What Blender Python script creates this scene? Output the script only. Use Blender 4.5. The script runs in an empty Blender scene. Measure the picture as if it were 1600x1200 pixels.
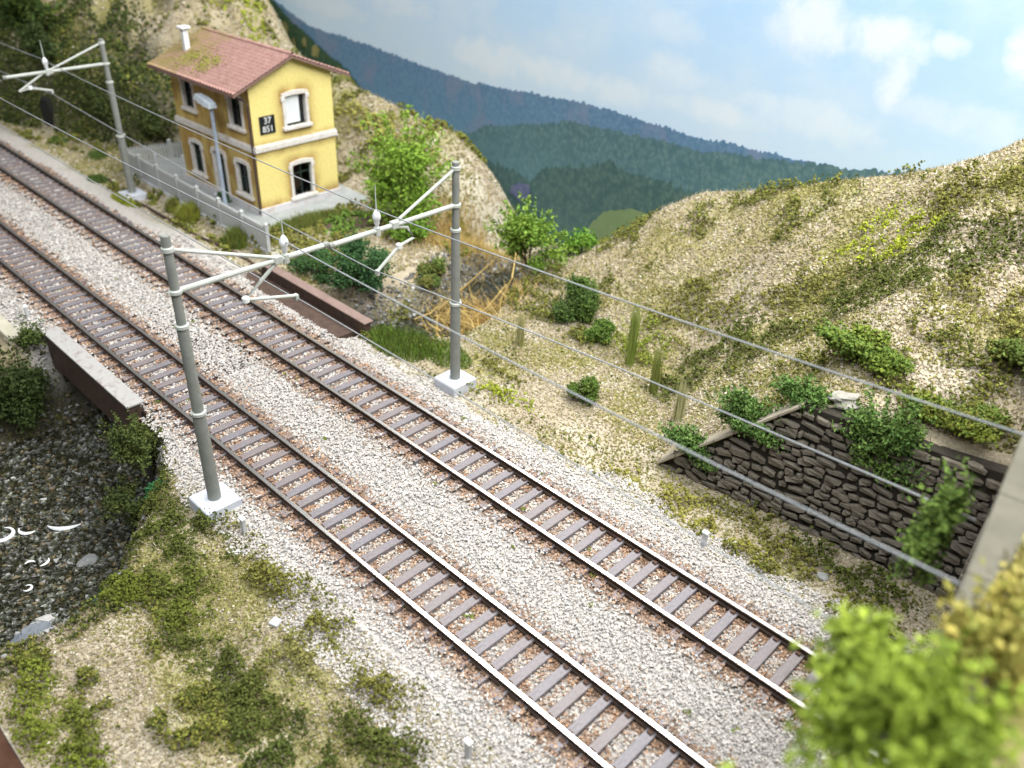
import bpy, bmesh, math, random
import numpy as np
from mathutils import Matrix, Vector

scene = bpy.context.scene
COL = scene.collection
rs = np.random.RandomState(11)
rnd = random.Random(4)
R = math.radians

# ------------------------------------------------------------------ camera
# one unit = one metre of the full-size railway that the model shows
cam_d = bpy.data.cameras.new('camera')
cam = bpy.data.objects.new('camera', cam_d)
COL.objects.link(cam)
M = Matrix(((0.71699227, -0.39686077, 0.57308255, 0.0),
            (0.69604975, 0.36288796, -0.61953779, 0.0),
            (0.03790548, 0.84309778, 0.5364227, 16.0),
            (0, 0, 0, 1)))
cam.matrix_world = M
cam_d.sensor_width = 36.0
cam_d.lens = 1344.4 / 1600 * 36
cam_d.clip_start = 0.1
cam_d.clip_end = 600
cam_d.dof.use_dof = True
cam_d.dof.focus_distance = 25.0
cam_d.dof.aperture_fstop = 0.19
scene.camera = cam

# ------------------------------------------------------------------ world: the room around the layout
world = bpy.data.worlds.new('World')
scene.world = world
world.use_nodes = True
world.node_tree.nodes['Background'].inputs[0].default_value = (0.93, 0.96, 1.0, 1)
world.node_tree.nodes['Background'].inputs[1].default_value = 0.10

# ------------------------------------------------------------------ lamps: ceiling strip over the layout, plus an added fill
def area(name, loc, target, sx, sy, power, color):
    d = bpy.data.lights.new(name, 'AREA')
    d.shape = 'RECTANGLE'; d.size = sx; d.size_y = sy; d.energy = power; d.color = color
    o = bpy.data.objects.new(name, d); COL.objects.link(o)
    o.location = loc
    o.rotation_euler = (Vector(target) - Vector(loc)).to_track_quat('-Z', 'Y').to_euler()
    return o
area('ceiling_lamp_long', (-9, 31, 40), (-13, 17, 0), 78, 18, 62000, (1.0, 0.99, 0.97))
area('room_fill_light', (-4, -4, 50), (-28, 28, 4), 60, 14, 44000, (0.95, 0.98, 1.0))  # unseen lamp added to fill the backdrop and the viewer-side faces

scene.view_settings.view_transform = 'Standard'
scene.view_settings.look = 'None'
scene.view_settings.gamma = 1.0
scene.view_settings.exposure = -0.10
scene.view_settings.use_curve_mapping = False

# ------------------------------------------------------------------ helpers
def tag(o, label=None, cat=None, group=None, kind=None):
    if label: o['label'] = label
    if cat: o['category'] = cat
    if group: o['group'] = group
    if kind: o['kind'] = kind
    return o
def link(o, parent=None):
    COL.objects.link(o)
    if parent is not None: o.parent = parent
    return o
def empty(name, loc=(0, 0, 0), rz=0.0):
    o = bpy.data.objects.new(name, None); o.location = loc; o.rotation_euler = (0, 0, rz)
    o.empty_display_size = .2
    return link(o)
def mesh_np(name, V, F, mats, col=None, smooth=False, midx=None):
    V = np.asarray(V, np.float32); F = np.asarray(F, np.int32)
    me = bpy.data.meshes.new(name)
    n, k = F.shape
    me.vertices.add(len(V)); me.vertices.foreach_set('co', V.ravel())
    me.loops.add(n * k); me.loops.foreach_set('vertex_index', F.ravel())
    me.polygons.add(n)
    me.polygons.foreach_set('loop_start', np.arange(0, n * k, k, dtype=np.int32))
    me.polygons.foreach_set('loop_total', np.full(n, k, np.int32))
    if midx is not None: me.polygons.foreach_set('material_index', np.asarray(midx, np.int32))
    me.polygons.foreach_set('use_smooth', np.full(n, smooth, bool))
    if col is not None:
        a = me.attributes.new('Col', 'FLOAT_COLOR', 'POINT')
        c = np.ones((len(V), 4), np.float32); c[:, :3] = col
        a.data.foreach_set('color', c.ravel())
    me.update(calc_edges=True); me.validate()
    for m in (mats if isinstance(mats, (list, tuple)) else [mats]): me.materials.append(m)
    return me
def obj_np(name, V, F, mats, parent=None, **kw):
    return link(bpy.data.objects.new(name, mesh_np(name, V, F, mats, **kw)), parent)
class MB:
    """collects boxes, tubes and prisms into one mesh"""
    def __init__(s): s.v = []; s.f = []
    def add(s, vs, fs):
        b = len(s.v); s.v += [tuple(p) for p in vs]; s.f += [tuple(i + b for i in q) for q in fs]; return s
    def box(s, x0, x1, y0, y1, z0, z1):
        return s.add([(x0,y0,z0),(x1,y0,z0),(x1,y1,z0),(x0,y1,z0),(x0,y0,z1),(x1,y0,z1),(x1,y1,z1),(x0,y1,z1)],
                     [(3,2,1,0),(4,5,6,7),(0,1,5,4),(1,2,6,5),(2,3,7,6),(3,0,4,7)])
    def tube(s, pts, rad, n=8, caps=True):
        pts = [Vector(p) for p in pts]
        if not isinstance(rad, (list, tuple)): rad = [rad] * len(pts)
        rings = []
        for i, p in enumerate(pts):
            t = (pts[min(i + 1, len(pts) - 1)] - pts[max(i - 1, 0)]).normalized()
            a = Vector((0, 0, 1)) if abs(t.z) < .9 else Vector((1, 0, 0))
            u = t.cross(a).normalized(); w = t.cross(u)
            rings.append([p + (u * math.cos(2*math.pi*k/n) + w * math.sin(2*math.pi*k/n)) * rad[i] for k in range(n)])
        vs = [q for r in rings for q in r]; fs = []
        for i in range(len(pts) - 1):
            for k in range(n):
                fs.append((i*n+k, (i+1)*n+k, (i+1)*n+(k+1) % n, i*n+(k+1) % n))
        if caps:
            fs.append(tuple(range(n))); fs.append(tuple(reversed(range((len(pts)-1)*n, len(pts)*n))))
        return s.add(vs, fs)
    def lathe(s, prof, n=12, c=(0, 0, 0)):
        vs = []; fs = []
        for r, z in prof:
            for k in range(n):
                a = 2*math.pi*k/n; vs.append((c[0]+r*math.cos(a), c[1]+r*math.sin(a), c[2]+z))
        for i in range(len(prof) - 1):
            for k in range(n): fs.append((i*n+k, i*n+(k+1) % n, (i+1)*n+(k+1) % n, (i+1)*n+k))
        fs.append(tuple(reversed(range(n)))); fs.append(tuple(range((len(prof)-1)*n, len(prof)*n)))
        return s.add(vs, fs)
    def prism(s, poly, axis, a0, a1):
        """poly of 2-D points extruded along axis 'x', 'y' or 'z'"""
        n = len(poly)
        P = {'x': lambda p, a: (a, p[0], p[1]), 'y': lambda p, a: (p[0], a, p[1]), 'z': lambda p, a: (p[0], p[1], a)}[axis]
        vs = [P(p, a0) for p in poly] + [P(p, a1) for p in poly]
        fs = [tuple(range(n)), tuple(reversed(range(n, 2*n)))] + [(i, i+n, (i+1) % n + n, (i+1) % n) for i in range(n)]
        return s.add(vs, fs)
    def mesh(s, name, mat, bevel=0.0, smooth=False, angle=35):
        me = bpy.data.meshes.new(name); me.from_pydata(s.v, [], s.f)
        bm = bmesh.new(); bm.from_mesh(me)
        bmesh.ops.recalc_face_normals(bm, faces=bm.faces)
        if bevel: bmesh.ops.bevel(bm, geom=list(bm.edges), offset=bevel, segments=1, affect='EDGES', clamp_overlap=True)
        bm.to_mesh(me); bm.free()
        for m in (mat if isinstance(mat, (list, tuple)) else [mat]): me.materials.append(m)
        if smooth:
            me.polygons.foreach_set('use_smooth', np.ones(len(me.polygons), bool))
            me.set_sharp_from_angle(angle=R(angle))
        return me
    def build(s, name, mat, parent=None, **kw):
        return link(bpy.data.objects.new(name, s.mesh(name, mat, **kw)), parent)

# ------------------------------------------------------------------ materials
class NT:
    def __init__(s, name):
        s.m = bpy.data.materials.new(name); s.m.use_nodes = True
        s.t = s.m.node_tree; s.b = s.t.nodes['Principled BSDF']; s.out = s.t.nodes['Material Output']
    def n(s, typ, **kw):
        nd = s.t.nodes.new(typ)
        for k, v in kw.items(): setattr(nd, k, v)
        return nd
    def l(s, a, b): s.t.links.new(a, b)
    def coord(s, kind='Object', scale=(1, 1, 1)):
        c = s.n('ShaderNodeTexCoord'); mp = s.n('ShaderNodeMapping'); mp.inputs['Scale'].default_value = scale
        s.l(c.outputs[kind], mp.inputs[0]); return mp.outputs[0]
    def noise(s, vec, scale, detail=4, rough=.6):
        t = s.n('ShaderNodeTexNoise'); t.inputs['Scale'].default_value = scale; t.inputs['Detail'].default_value = detail
        t.inputs['Roughness'].default_value = rough; s.l(vec, t.inputs['Vector']); return t.outputs['Fac']
    def ramp(s, fac, stops):
        r = s.n('ShaderNodeValToRGB'); e = r.color_ramp.elements
        while len(e) < len(stops): e.new(.5)
        for i, (p, c) in enumerate(stops):
            e[i].position = p; e[i].color = (*c, 1) if len(c) == 3 else c
        s.l(fac, r.inputs[0]); return r.outputs[0]
    def mix(s, fac, a, b, mode='MIX'):
        x = s.n('ShaderNodeMix'); x.data_type = 'RGBA'; x.blend_type = mode
        for sock, v in ((x.inputs[0], fac), (x.inputs[6], a), (x.inputs[7], b)):
            if isinstance(v, (int, float)): sock.default_value = v
            elif isinstance(v, (tuple, list)): sock.default_value = (*v, 1)
            else: s.l(v, sock)
        return x.outputs[2]
    def math(s, op, a, b=None, clamp=False):
        x = s.n('ShaderNodeMath', operation=op, use_clamp=clamp)
        for i, v in enumerate((a, b)):
            if v is None: continue
            if isinstance(v, (int, float)): x.inputs[i].default_value = v
            else: s.l(v, x.inputs[i])
        return x.outputs[0]
    def bump(s, h, strength=.3, dist=.02):
        b = s.n('ShaderNodeBump'); b.inputs['Strength'].default_value = strength; b.inputs['Distance'].default_value = dist
        s.l(h, b.inputs['Height']); s.l(b.outputs[0], s.b.inputs['Normal'])
    def base(s, c, rough=.8, metal=0.0, spec=None):
        if isinstance(c, (tuple, list)): s.b.inputs['Base Color'].default_value = (*c, 1)
        else: s.l(c, s.b.inputs['Base Color'])
        s.b.inputs['Roughness'].default_value = rough; s.b.inputs['Metallic'].default_value = metal
        if spec is not None: s.b.inputs['Specular IOR Level'].default_value = spec
        return s.m
def mottled(name, c1, c2, scale=6, rough=.75, metal=0.0, bump=.15, dist=.02, spec=.3, c3=None):
    t = NT(name); v = t.coord()
    n = t.noise(v, scale); st = [(.3, c1), (.7, c2)]
    if c3: st = [(.25, c1), (.5, c2), (.75, c3)]
    c = t.ramp(n, st); n2 = t.noise(v, scale * 9, 2)
    c = t.mix(t.math('MULTIPLY', n2, .35), c, tuple(x * .55 for x in c1))
    t.bump(n2, bump, dist); return t.base(c, rough, metal, spec)
def attr_mat(name, rough=.9, scale=0, amt=.3, spec=.2, translucent=False):
    """base colour = the colour each piece carries, with a little grain"""
    t = NT(name); a = t.n('ShaderNodeAttribute', attribute_name='Col'); c = a.outputs['Color']
    if scale:
        n = t.noise(t.coord(), scale, 3, .7)
        f = t.ramp(n, [(.25, (1 - amt,) * 3), (.75, (1 + amt * .6,) * 3)])
        c = t.mix(1.0, c, f, 'MULTIPLY'); t.bump(n, .5, .05)
    return t.base(c, rough, 0, spec)

M_GROUND = attr_mat('sandy_scatter', .95, 14, .45, .1)
M_CRUMB = attr_mat('scatter_crumbs', .9, 0, 0, .15)
M_STONE = attr_mat('crushed_stone', .85, 9, .12, .25)
M_LEAF = attr_mat('foam_foliage', .8, 0, 0, .25)
M_POLE = mottled('painted_mast_steel', (.20, .21, .19), (.26, .27, .245), 5, .5, 0, .05)
M_ARM = mottled('pale_arm_paint', (.42, .44, .40), (.52, .54, .50), 5, .5, 0, .05)
M_CONC = mottled('pale_concrete', (.55, .58, .64), (.66, .69, .75), 3, .7, 0, .1)
M_INSUL = mottled('white_insulator', (.72, .74, .74), (.82, .84, .84), 4, .3, 0, .02)
M_WIRE = mottled('grey_wire', (.25, .265, .275), (.34, .355, .365), 2, .5, 0, .02)
M_SLEEP = None
# ---- TERRAIN BEGIN
def ss(a, b, t):
    t = np.clip((t - a) / (b - a), 0, 1)
    return t * t * (3 - 2 * t)
_lat = np.random.RandomState(5).rand(256, 256)
def vnoise(x, y):
    x = np.asarray(x, float); y = np.asarray(y, float)
    xi = np.floor(x).astype(int); yi = np.floor(y).astype(int)
    fx = x - xi; fy = y - yi
    fx = fx * fx * (3 - 2 * fx); fy = fy * fy * (3 - 2 * fy)
    L = lambda a, b: _lat[a % 256, b % 256]
    return (L(xi, yi) * (1 - fx) + L(xi + 1, yi) * fx) * (1 - fy) + (L(xi, yi + 1) * (1 - fx) + L(xi + 1, yi + 1) * fx) * fy
def fbm(x, y, s, o=4):
    r = 0.0; a = .5; n = 0.0
    for i in range(o):
        r = r + a * vnoise(np.asarray(x) / s + 13.7 * i, np.asarray(y) / s + 7.3 * i); n += a
        s = s * .5; a *= .5
    return r / n
RX = [-26.5, -24.5, -22.9, -21.3, -19.7, -18.2, -15.3, -12.8, -10.6, -9, -8, -7, -2, 10]
RZ = [-2.5, -2.2, -.5, 1.3, 2.6, 3.6, 4.5, 5.5, 6.3, 7.1, 7.7, 8.5, 9.3, 10]
LX = [-112, -70, -56, -51.5, -50, -48.8, -47.6, -46.3, -42.9, -41.5, -38.8, -36, -34.1, -32.7, -31.4, -30.5, -29.8, -29.2, -28.6]
LZ = [9, 10, 9.5, 8, 7.1, 5.8, 4.6, 4.1, 3.9, 3.6, 3.45, 3.05, 3.1, 2.85, 2.15, 1.3, .2, -1.2, -2.3]
def wall_y(x): return 19.3 + (x + 11) * .07
def wall_top(x): return np.interp(x, [-11.2, -7.3, -3.6, -1.5, 10], [-.35, 3.55, 3.75, 4.0, 4.2])
SY_R = [0, 1, 2.3, 3.2, 4.3, 6, 7.5, 9, 13, 17.6, 19, 20, 22, 26, 34]
SX_R = [-25, -23.2, -21.4, -20.4, -20.4, -21.8, -23.7, -25, -25, -24.4, -22.6, -21.9, -22.3, -24.2, -25.7]
SY_L = [0, 7, 9, 17.6, 19, 20, 22, 26, 34]
SX_L = [-30, -30.5, -30.8, -29.6, -26.6, -25.2, -25.2, -26.0, -26.9]
SB_Y = [0, 9, 18, 20, 26, 34]
SB_Z = [-3.8, -3.8, -2.6, -1.7, -1.7, -2.3]
def stream(x, y):
    xr = np.interp(y, SY_R, SX_R); xl = np.interp(y, SY_L, SX_L); bed = np.interp(y, SB_Y, SB_Z)
    sl = np.interp(y, [0, 7, 9, 18, 20, 34], [1.6, 1.3, .5, .6, 2.0, 1.3])
    sr = np.interp(y, [0, 1, 3, 4.3, 6, 7.5, 8.6, 9, 18, 20, 34], [7, 6, 3.4, 3.3, 2.7, 3.4, 2.0, .5, .6, 1.0, 1.6])
    t = np.maximum((x - xr) / sr, (xl - x) / sl)
    return np.clip(t, 0, 1), bed
def H(x, y):
    x, y = np.broadcast_arrays(np.asarray(x, float), np.asarray(y, float))
    n1 = fbm(x, y, 6.0) - .5; n2 = fbm(x + 50, y, 1.4, 3) - .5
    # flat strip with the ballast bed
    near = np.interp(y, [1, 2.4, 4.0, 5.2, 6.4, 7.4, 8.4], [-1.0, -.85, -.7, -1.0, -.55, -.42, -.30])
    z = np.where(y < 8.4, near, -.30)
    far = np.interp(y, [16.2, 17.2, 19, 22, 27], [-.30, -.46, -.42, -.15, .1])
    z = np.where(y > 16.2, far, z)
    yard = ss(-49, -46, x) * ss(-31.3, -32.2, x) * ss(18.0, 18.5, y)
    z = z * (1 - yard) + (-.04) * yard
    rough = np.where((y > 8.2) & (y < 16.4), 0.0, 1.0) * (1 - yard)
    z = z + rough * (n1 * .35 + n2 * .16)
    # right hill
    foot = np.where(x > -11.2, wall_y(x) + .15, 23.4 + np.clip((-11.2 - x), 0, 14) * .12)
    base = np.where(x > -11.2, np.maximum(wall_top(x), z), z)
    foot = np.where(x < -11.2, np.maximum(foot - 4 * ss(-14.5, -11.2, x), wall_y(-11.2) + .15), foot)
    t = np.clip((y - foot) / (31 - foot), 0, 1)
    zr = np.interp(x, RX, RZ)
    hr = base + (zr - base) * (.65 * t + .35 * t * t * (3 - 2 * t)) + (n1 * 1.1 + n2 * .35) * ss(0, .3, t) * (1 - .75 * ss(.8, 1., t))
    z = np.where((y > foot) & (x > -27), hr, z)
    # left hills
    cb = np.interp(x, [-112, -62, -56, -50, -48.2, -46.6, -45, -33, -30, -28], [15, 17.2, 19, 20.6, 22.4, 25.4, 26.0, 25.8, 24.6, 24.0])
    cl = 3.2 * ss(-46.4, -49.5, x)
    zl = np.interp(x, LX, LZ)
    t = np.clip((y - cb) / (30 - cb), 0, 1)
    hl = z + cl * ss(0, .95, y - cb) * (1 + n2 * .8) + (zl - cl - z) * (.55 * t + .45 * t * t * (3 - 2 * t)) + (n1 * 1.0 + n2 * .5) * ss(0, .2, t) * (1 - .7 * ss(.75, 1., t))
    z = np.where((y > cb) & (x < -27), hl, z)
    # backs of the hills
    yb = np.where(x < -27, 30.0, 31.0)
    z = np.where(y > yb, z - ((y - yb) / 2.6) ** 2 * 2.2 * np.clip(z + 2.6, .3, 5) / 3, z)
    # stream gully
    t, bed = stream(x, y)
    s = np.where(t < 1, t * t * (3 - 2 * t), 1.0)
    s = np.clip(s + (n2 * .5) * (s > .02) * (s < .98), 0, 1)
    z = np.where(z > bed, bed + (z - bed) * s, z)
    return z
# ---- TERRAIN END

# ------------------------------------------------------------------ scatter makers
def rot_many(n):
    q = rs.normal(size=(n, 4)); q /= np.linalg.norm(q, axis=1)[:, None]
    w, x, y, z = q.T
    return np.stack([1-2*(y*y+z*z), 2*(x*y-w*z), 2*(x*z+w*y), 2*(x*y+w*z), 1-2*(x*x+z*z), 2*(y*z-w*x),
                     2*(x*z-w*y), 2*(y*z+w*x), 1-2*(x*x+y*y)], 1).reshape(n, 3, 3)
OCT_V = np.array([(1.1,0,0),(-.55,.95,0),(-.55,-.95,0),(0,0,1),(0,0,-1)], float)
OCT_F = np.array([(0,1,3),(1,2,3),(2,0,3),(1,0,4),(2,1,4),(0,2,4)])
CUB_V = np.array([(-1,-1,-1),(1,-1,-1),(1,1,-1),(-1,1,-1),(-1,-1,1),(1,-1,1),(1,1,1),(-1,1,1)], float) * .62
CUB_F = np.array([(0,2,1),(0,3,2),(4,5,6),(4,6,7),(0,1,5),(0,5,4),(1,2,6),(1,6,5),(2,3,7),(2,7,6),(3,0,4),(3,4,7)])
def grains(P, size, col, flat=1.0, cube=False):
    """P (n,3), size (n,), col (n,3): one small irregular lump per point"""
    n = len(P); BV, BF = (CUB_V, CUB_F) if cube else (OCT_V, OCT_F); k = len(BV)
    V = BV[None] * rs.uniform(.6, 1.25, (n, k, 3))
    V = np.einsum('nij,nkj->nki', rot_many(n), V) * np.asarray(size)[:, None, None]
    V[:, :, 2] *= flat
    V = V + P[:, None, :]
    F = BF[None] + (np.arange(n) * k)[:, None, None]
    C = np.repeat(col, k, 0) * rs.uniform(.88, 1.1, (n * k, 1))
    return V.reshape(-1, 3), F.reshape(-1, 3), C
def leaves(P, size, col, up=.0):
    n = len(P); Rm = rot_many(n)
    q = np.array([(-1, 0, 0), (0, -.55, .12), (1.1, 0, 0), (0, .55, .12)])
    V = q[None] * rs.uniform(.75, 1.25, (n, 4, 1)) * np.asarray(size)[:, None, None]
    V = np.einsum('nij,nkj->nki', Rm, V) + P[:, None, :]
    F = np.arange(n * 4).reshape(n, 4)
    return V.reshape(-1, 3), F, np.repeat(col, 4, 0)
def blades(P, hgt, wid, col, lean=.3):
    n = len(P); a = rs.uniform(0, 2*np.pi, n)
    side = np.stack([np.cos(a), np.sin(a), 0*a], 1) * np.asarray(wid)[:, None]
    ln = rs.normal(0, lean, (n, 2)); top = np.stack([ln[:, 0], ln[:, 1], np.ones(n)], 1) * np.asarray(hgt)[:, None]
    V = np.stack([P - side, P + side, P + top * .6 + side * .6, P + top], 1)
    F = np.arange(n * 4).reshape(n, 4)
    return V.reshape(-1, 3), F, np.repeat(col, 4, 0)
def pick(cols, n, jit=.12, p=None):
    c = np.array(cols)[rs.choice(len(cols), n, p=p)]
    return c * rs.uniform(1 - jit, 1 + jit, (n, 1))

# colours of the loose materials (as they are, before any light)
SAND = (.36, .305, .215); PALE = (.445, .395, .305); TAN = (.285, .23, .15); HAY = (.33, .275, .135)
OLIVE = (.155, .150, .035); MOSS = (.085, .10, .022); LIME = (.27, .31, .03); MID = (.105, .17, .03)
FRESH = (.15, .26, .03); DEEP = (.035, .09, .028); GREY = (.40, .39, .37)

# ------------------------------------------------------------------ ground, hills
gx = np.concatenate([np.arange(-112, -64, .8), np.arange(-64, -.55, .2), np.arange(-.4, 8.1, .6)])
gy = np.arange(1.15, 33.75, .2)
GX, GY = np.meshgrid(gx, gy, indexing='ij')
GZ = H(GX, GY)
nx, ny = GX.shape
def lerp(a, b, t): return a * (1 - t[..., None]) + b * t[..., None]
nA = fbm(GX, GY, 3.2); nB = fbm(GX + 90, GY + 30, 1.1, 3); nC = fbm(GX - 40, GY + 70, 7)
gc = lerp(np.array(SAND), np.array(PALE), ss(.4, .7, nB))
gc = lerp(gc, np.array(OLIVE) * 1.5, .75 * ss(.50, .64, nA))
gc = lerp(gc, np.array(HAY), .5 * ss(.5, .7, nC))
bal = ss(7.3, 8.2, GY + (nB - .5) * 1.2) * ss(17.4, 16.4, GY + (nB - .5) * 1.2)
gc = lerp(gc, np.array((.46, .435, .40)), bal)
rz_ = np.zeros_like(GY)
for ry_ in (9.44, 10.94, 13.72, 15.22): rz_ = np.maximum(rz_, np.exp(-((GY - ry_) / .38) ** 2))
gc = lerp(gc, np.array((.26, .155, .09)), .9 * rz_)
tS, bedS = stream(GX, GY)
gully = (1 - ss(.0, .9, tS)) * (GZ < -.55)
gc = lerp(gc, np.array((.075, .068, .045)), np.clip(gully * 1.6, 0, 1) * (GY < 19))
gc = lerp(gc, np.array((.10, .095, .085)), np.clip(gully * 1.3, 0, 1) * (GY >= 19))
cliffm = ss(-47, -50, GX) * ss(0, .35, GY - np.interp(GX, [-112, -62, -56, -50, -48.2, -46.6], [15, 17.2, 19, 20.6, 22.4, 25.4])) * ss(4.6, 2.2, GY - np.interp(GX, [-112, -62, -56, -50, -48.2, -46.6], [15, 17.2, 19, 20.6, 22.4, 25.4]))
gc = lerp(gc, np.array((.05, .06, .022)), .92 * cliffm)
ridge = ss(29.2, 30.6, GY)
gc = lerp(gc, np.array((.30, .29, .09)), .75 * ridge * (GX > -24) * ss(.35, .5, nC + .1))
edge = ss(-33.5, -31, GX) * ss(-27, -28, GX) * ss(25.5, 27, GY)
gc = lerp(gc, np.array((.56, .52, .42)), .85 * edge * ss(.35, .55, nB))
yardm = ss(-48, -46, GX) * ss(-31.6, -32.4, GX) * ss(18.2, 18.6, GY) * ss(26, 25, GY)
gc = lerp(gc, np.array((.36, .37, .34)), .8 * yardm)
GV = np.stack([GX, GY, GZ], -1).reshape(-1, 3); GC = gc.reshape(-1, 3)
idx = np.arange(nx * ny).reshape(nx, ny)
FQ = np.stack([idx[:-1, :-1], idx[1:, :-1], idx[1:, 1:], idx[:-1, 1:]], -1).reshape(-1, 4)
cxm = GV[FQ].mean(1)
isR = (cxm[:, 0] > -24.5) & (cxm[:, 1] > np.where(cxm[:, 0] > -11.2, wall_y(cxm[:, 0]) + .15, 23.8))
isL = (cxm[:, 0] < -27) & (cxm[:, 1] > np.interp(cxm[:, 0], [-112, -62, -56, -50, -48.2, -46.6, -45, -33, -30, -28], [15, 17.2, 19, 20.6, 22.4, 25.4, 26.0, 25.8, 24.6, 24.0]))
def sub(name, mask):
    f = FQ[mask]; u, inv = np.unique(f, return_inverse=True)
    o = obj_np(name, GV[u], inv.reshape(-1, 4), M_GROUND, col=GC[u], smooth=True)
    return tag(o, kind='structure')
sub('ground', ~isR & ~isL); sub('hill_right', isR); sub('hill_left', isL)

# fascia board along the front edge of the layout
fx = np.arange(-64, 6.01, .5); fz = np.minimum(H(fx, np.full_like(fx, 1.2)) + .02, 5)
V = []; 
for x, z in zip(fx, fz): V += [(x, .62, -9), (x, 1.13, -9), (x, 1.13, z), (x, .62, z)]
n = len(fx); F = [(4*i+a, 4*i+4+a, 4*i+4+(a+1) % 4, 4*i+(a+1) % 4) for i in range(n-1) for a in range(4)]
mb = MB().add(V, F + [(3, 2, 1, 0), (4*n-4, 4*n-3, 4*n-2, 4*n-1)])
fb = mb.build('fascia_board', mottled('dark_brown_wood', (.05, .022, .012), (.09, .04, .02), 3, .6, 0, .1))
tag(fb, 'dark brown wooden edge board of the layout at the bottom left corner', 'board')

# ------------------------------------------------------------------ water
def water(name, y0, y1, lift, mat):
    ys = np.arange(y0, y1, .3); V = []; F = []
    for y in ys:
        xr = float(np.interp(y, SY_R, SX_R)) + 1.2; xl = float(np.interp(y, SY_L, SX_L)) - .6
        b = float(np.interp(y, SB_Y, SB_Z)) + lift
        V += [(xl + (xr - xl) * k / 6, y, b) for k in range(7)]
    for i in range(len(ys) - 1):
        for k in range(6): F.append((i*7+k, i*7+k+1, i*7+8+k, i*7+7+k))
    return tag(obj_np(name, V, F, mat, smooth=True), kind='structure')
tw = NT('resin_water'); vv = tw.coord()
nn = tw.noise(vv, 2.2, 3)
bp = tw.n('ShaderNodeBump'); bp.inputs['Strength'].default_value = .35; bp.inputs['Distance'].default_value = .08; tw.l(nn, bp.inputs['Height'])
tr = tw.n('ShaderNodeBsdfTransparent'); tr.inputs[0].default_value = (.62, .64, .57, 1)
gl = tw.n('ShaderNodeBsdfGlossy'); gl.inputs['Roughness'].default_value = .06; tw.l(bp.outputs[0], gl.inputs['Normal'])
fr = tw.n('ShaderNodeFresnel'); fr.inputs[0].default_value = 1.4; tw.l(bp.outputs[0], fr.inputs['Normal'])
mx = tw.n('ShaderNodeMixShader'); tw.l(fr.outputs[0], mx.inputs[0]); tw.l(tr.outputs[0], mx.inputs[1]); tw.l(gl.outputs[0], mx.inputs[2])
tw.l(mx.outputs[0], tw.out.inputs['Surface'])
water('stream_water', 1.2, 33.4, .10, tw.m)

# ------------------------------------------------------------------ backdrop: a printed panel behind the layout
YB = 34.0
bd = empty('backdrop_panel', (0, YB, -8))
tag(bd, 'printed scenic backdrop panel showing cloudy blue sky over hazy forested hills', 'backdrop')
def print_sky():
    t = NT('printed_sky'); v = t.coord()
    sp = t.n('ShaderNodeSeparateXYZ'); t.l(v, sp.inputs[0])
    n1 = t.noise(t.coord(scale=(1, 1, 1.5)), .22, 6, .62); n2 = t.noise(v, .9, 5, .6)
    c = t.ramp(t.math('DIVIDE', t.math('SUBTRACT', sp.outputs[2], 10.0), 16.0), [(.05, SKY_LO), (.55, SKY_HI)])
    soft = t.ramp(n1, [(.42, (0, 0, 0)), (.66, (1, 1, 1))])
    c = t.mix(t.math('MULTIPLY', soft, .7), c, (.68, .79, .90))
    tot = None
    for (cx, cz, rx, rz, s) in CLOUDS:
        dx = t.math('DIVIDE', t.math('SUBTRACT', sp.outputs[0], cx), rx); dz = t.math('DIVIDE', t.math('SUBTRACT', sp.outputs[2], cz + 8), rz)
        d = t.math('ADD', t.math('MULTIPLY', dx, dx), t.math('MULTIPLY', dz, dz))
        d = t.math('ADD', d, t.math('MULTIPLY', t.math('SUBTRACT', n2, .5), 3.4))
        m = t.math('MULTIPLY', t.math('MULTIPLY', t.math('SUBTRACT', 1.35, d), .8, True), s)
        tot = m if tot is None else t.math('MAXIMUM', tot, m)
    c = t.mix(tot, c, (.82, .87, .93))
    return t.base(c, .55, 0, .15)
SKY_LO = (.66, .79, .92); SKY_HI = (.46, .67, .92)
CLOUDS = [(-16.4, 10.2, 1.7, 1.3, .8), (-13.2, 10.2, 1.8, .8, .85), (-11.2, 10.36, .8, .45, .7), (-8.6, 10.6, .7, .9, .8), (-12.7, 9.1, .7, 1.2, .8),
          (-34.0, 6.0, 3.6, .9, .6), (-29.5, 6.0, 3.2, .7, .55), (-25.5, 5.9, 2.2, .7, .5), (-22.5, 7.4, 1.5, .8, .5), (-15.5, 6.8, 3.2, .8, .5), (-22.8, 9.2, 1.5, .7, .35),
          (-41.8, 7.6, 3.5, .7, .4), (-49.0, 6.6, 4.5, .6, .4), (-10.0, 8.0, 2.6, .6, .4), (-20, 6.1, 3.2, .5, .5)]
MB().box(-115, 14, 0, .25, 0, 21.2).build('sky_print', print_sky(), bd)
def jag(pts, amp, step, zb=-8.0):
    xs = np.arange(pts[0][0], pts[-1][0], step); zs = np.interp(xs, [p[0] for p in pts], [p[1] for p in pts])
    w = rs.rand(len(xs)) ** 2 * amp + (fbm(xs, xs * 0, .8, 3) - .5) * amp * 1.2
    top = [(x, z) for x, z in zip(xs, zs + w)]
    V = []; F = []
    for i, (x, z) in enumerate(top): V += [(x, 0, zb + 8), (x, 0, z + 8)]
    for i in range(len(top) - 1): F.append((2*i, 2*i+2, 2*i+3, 2*i+1))
    return V, F
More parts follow.
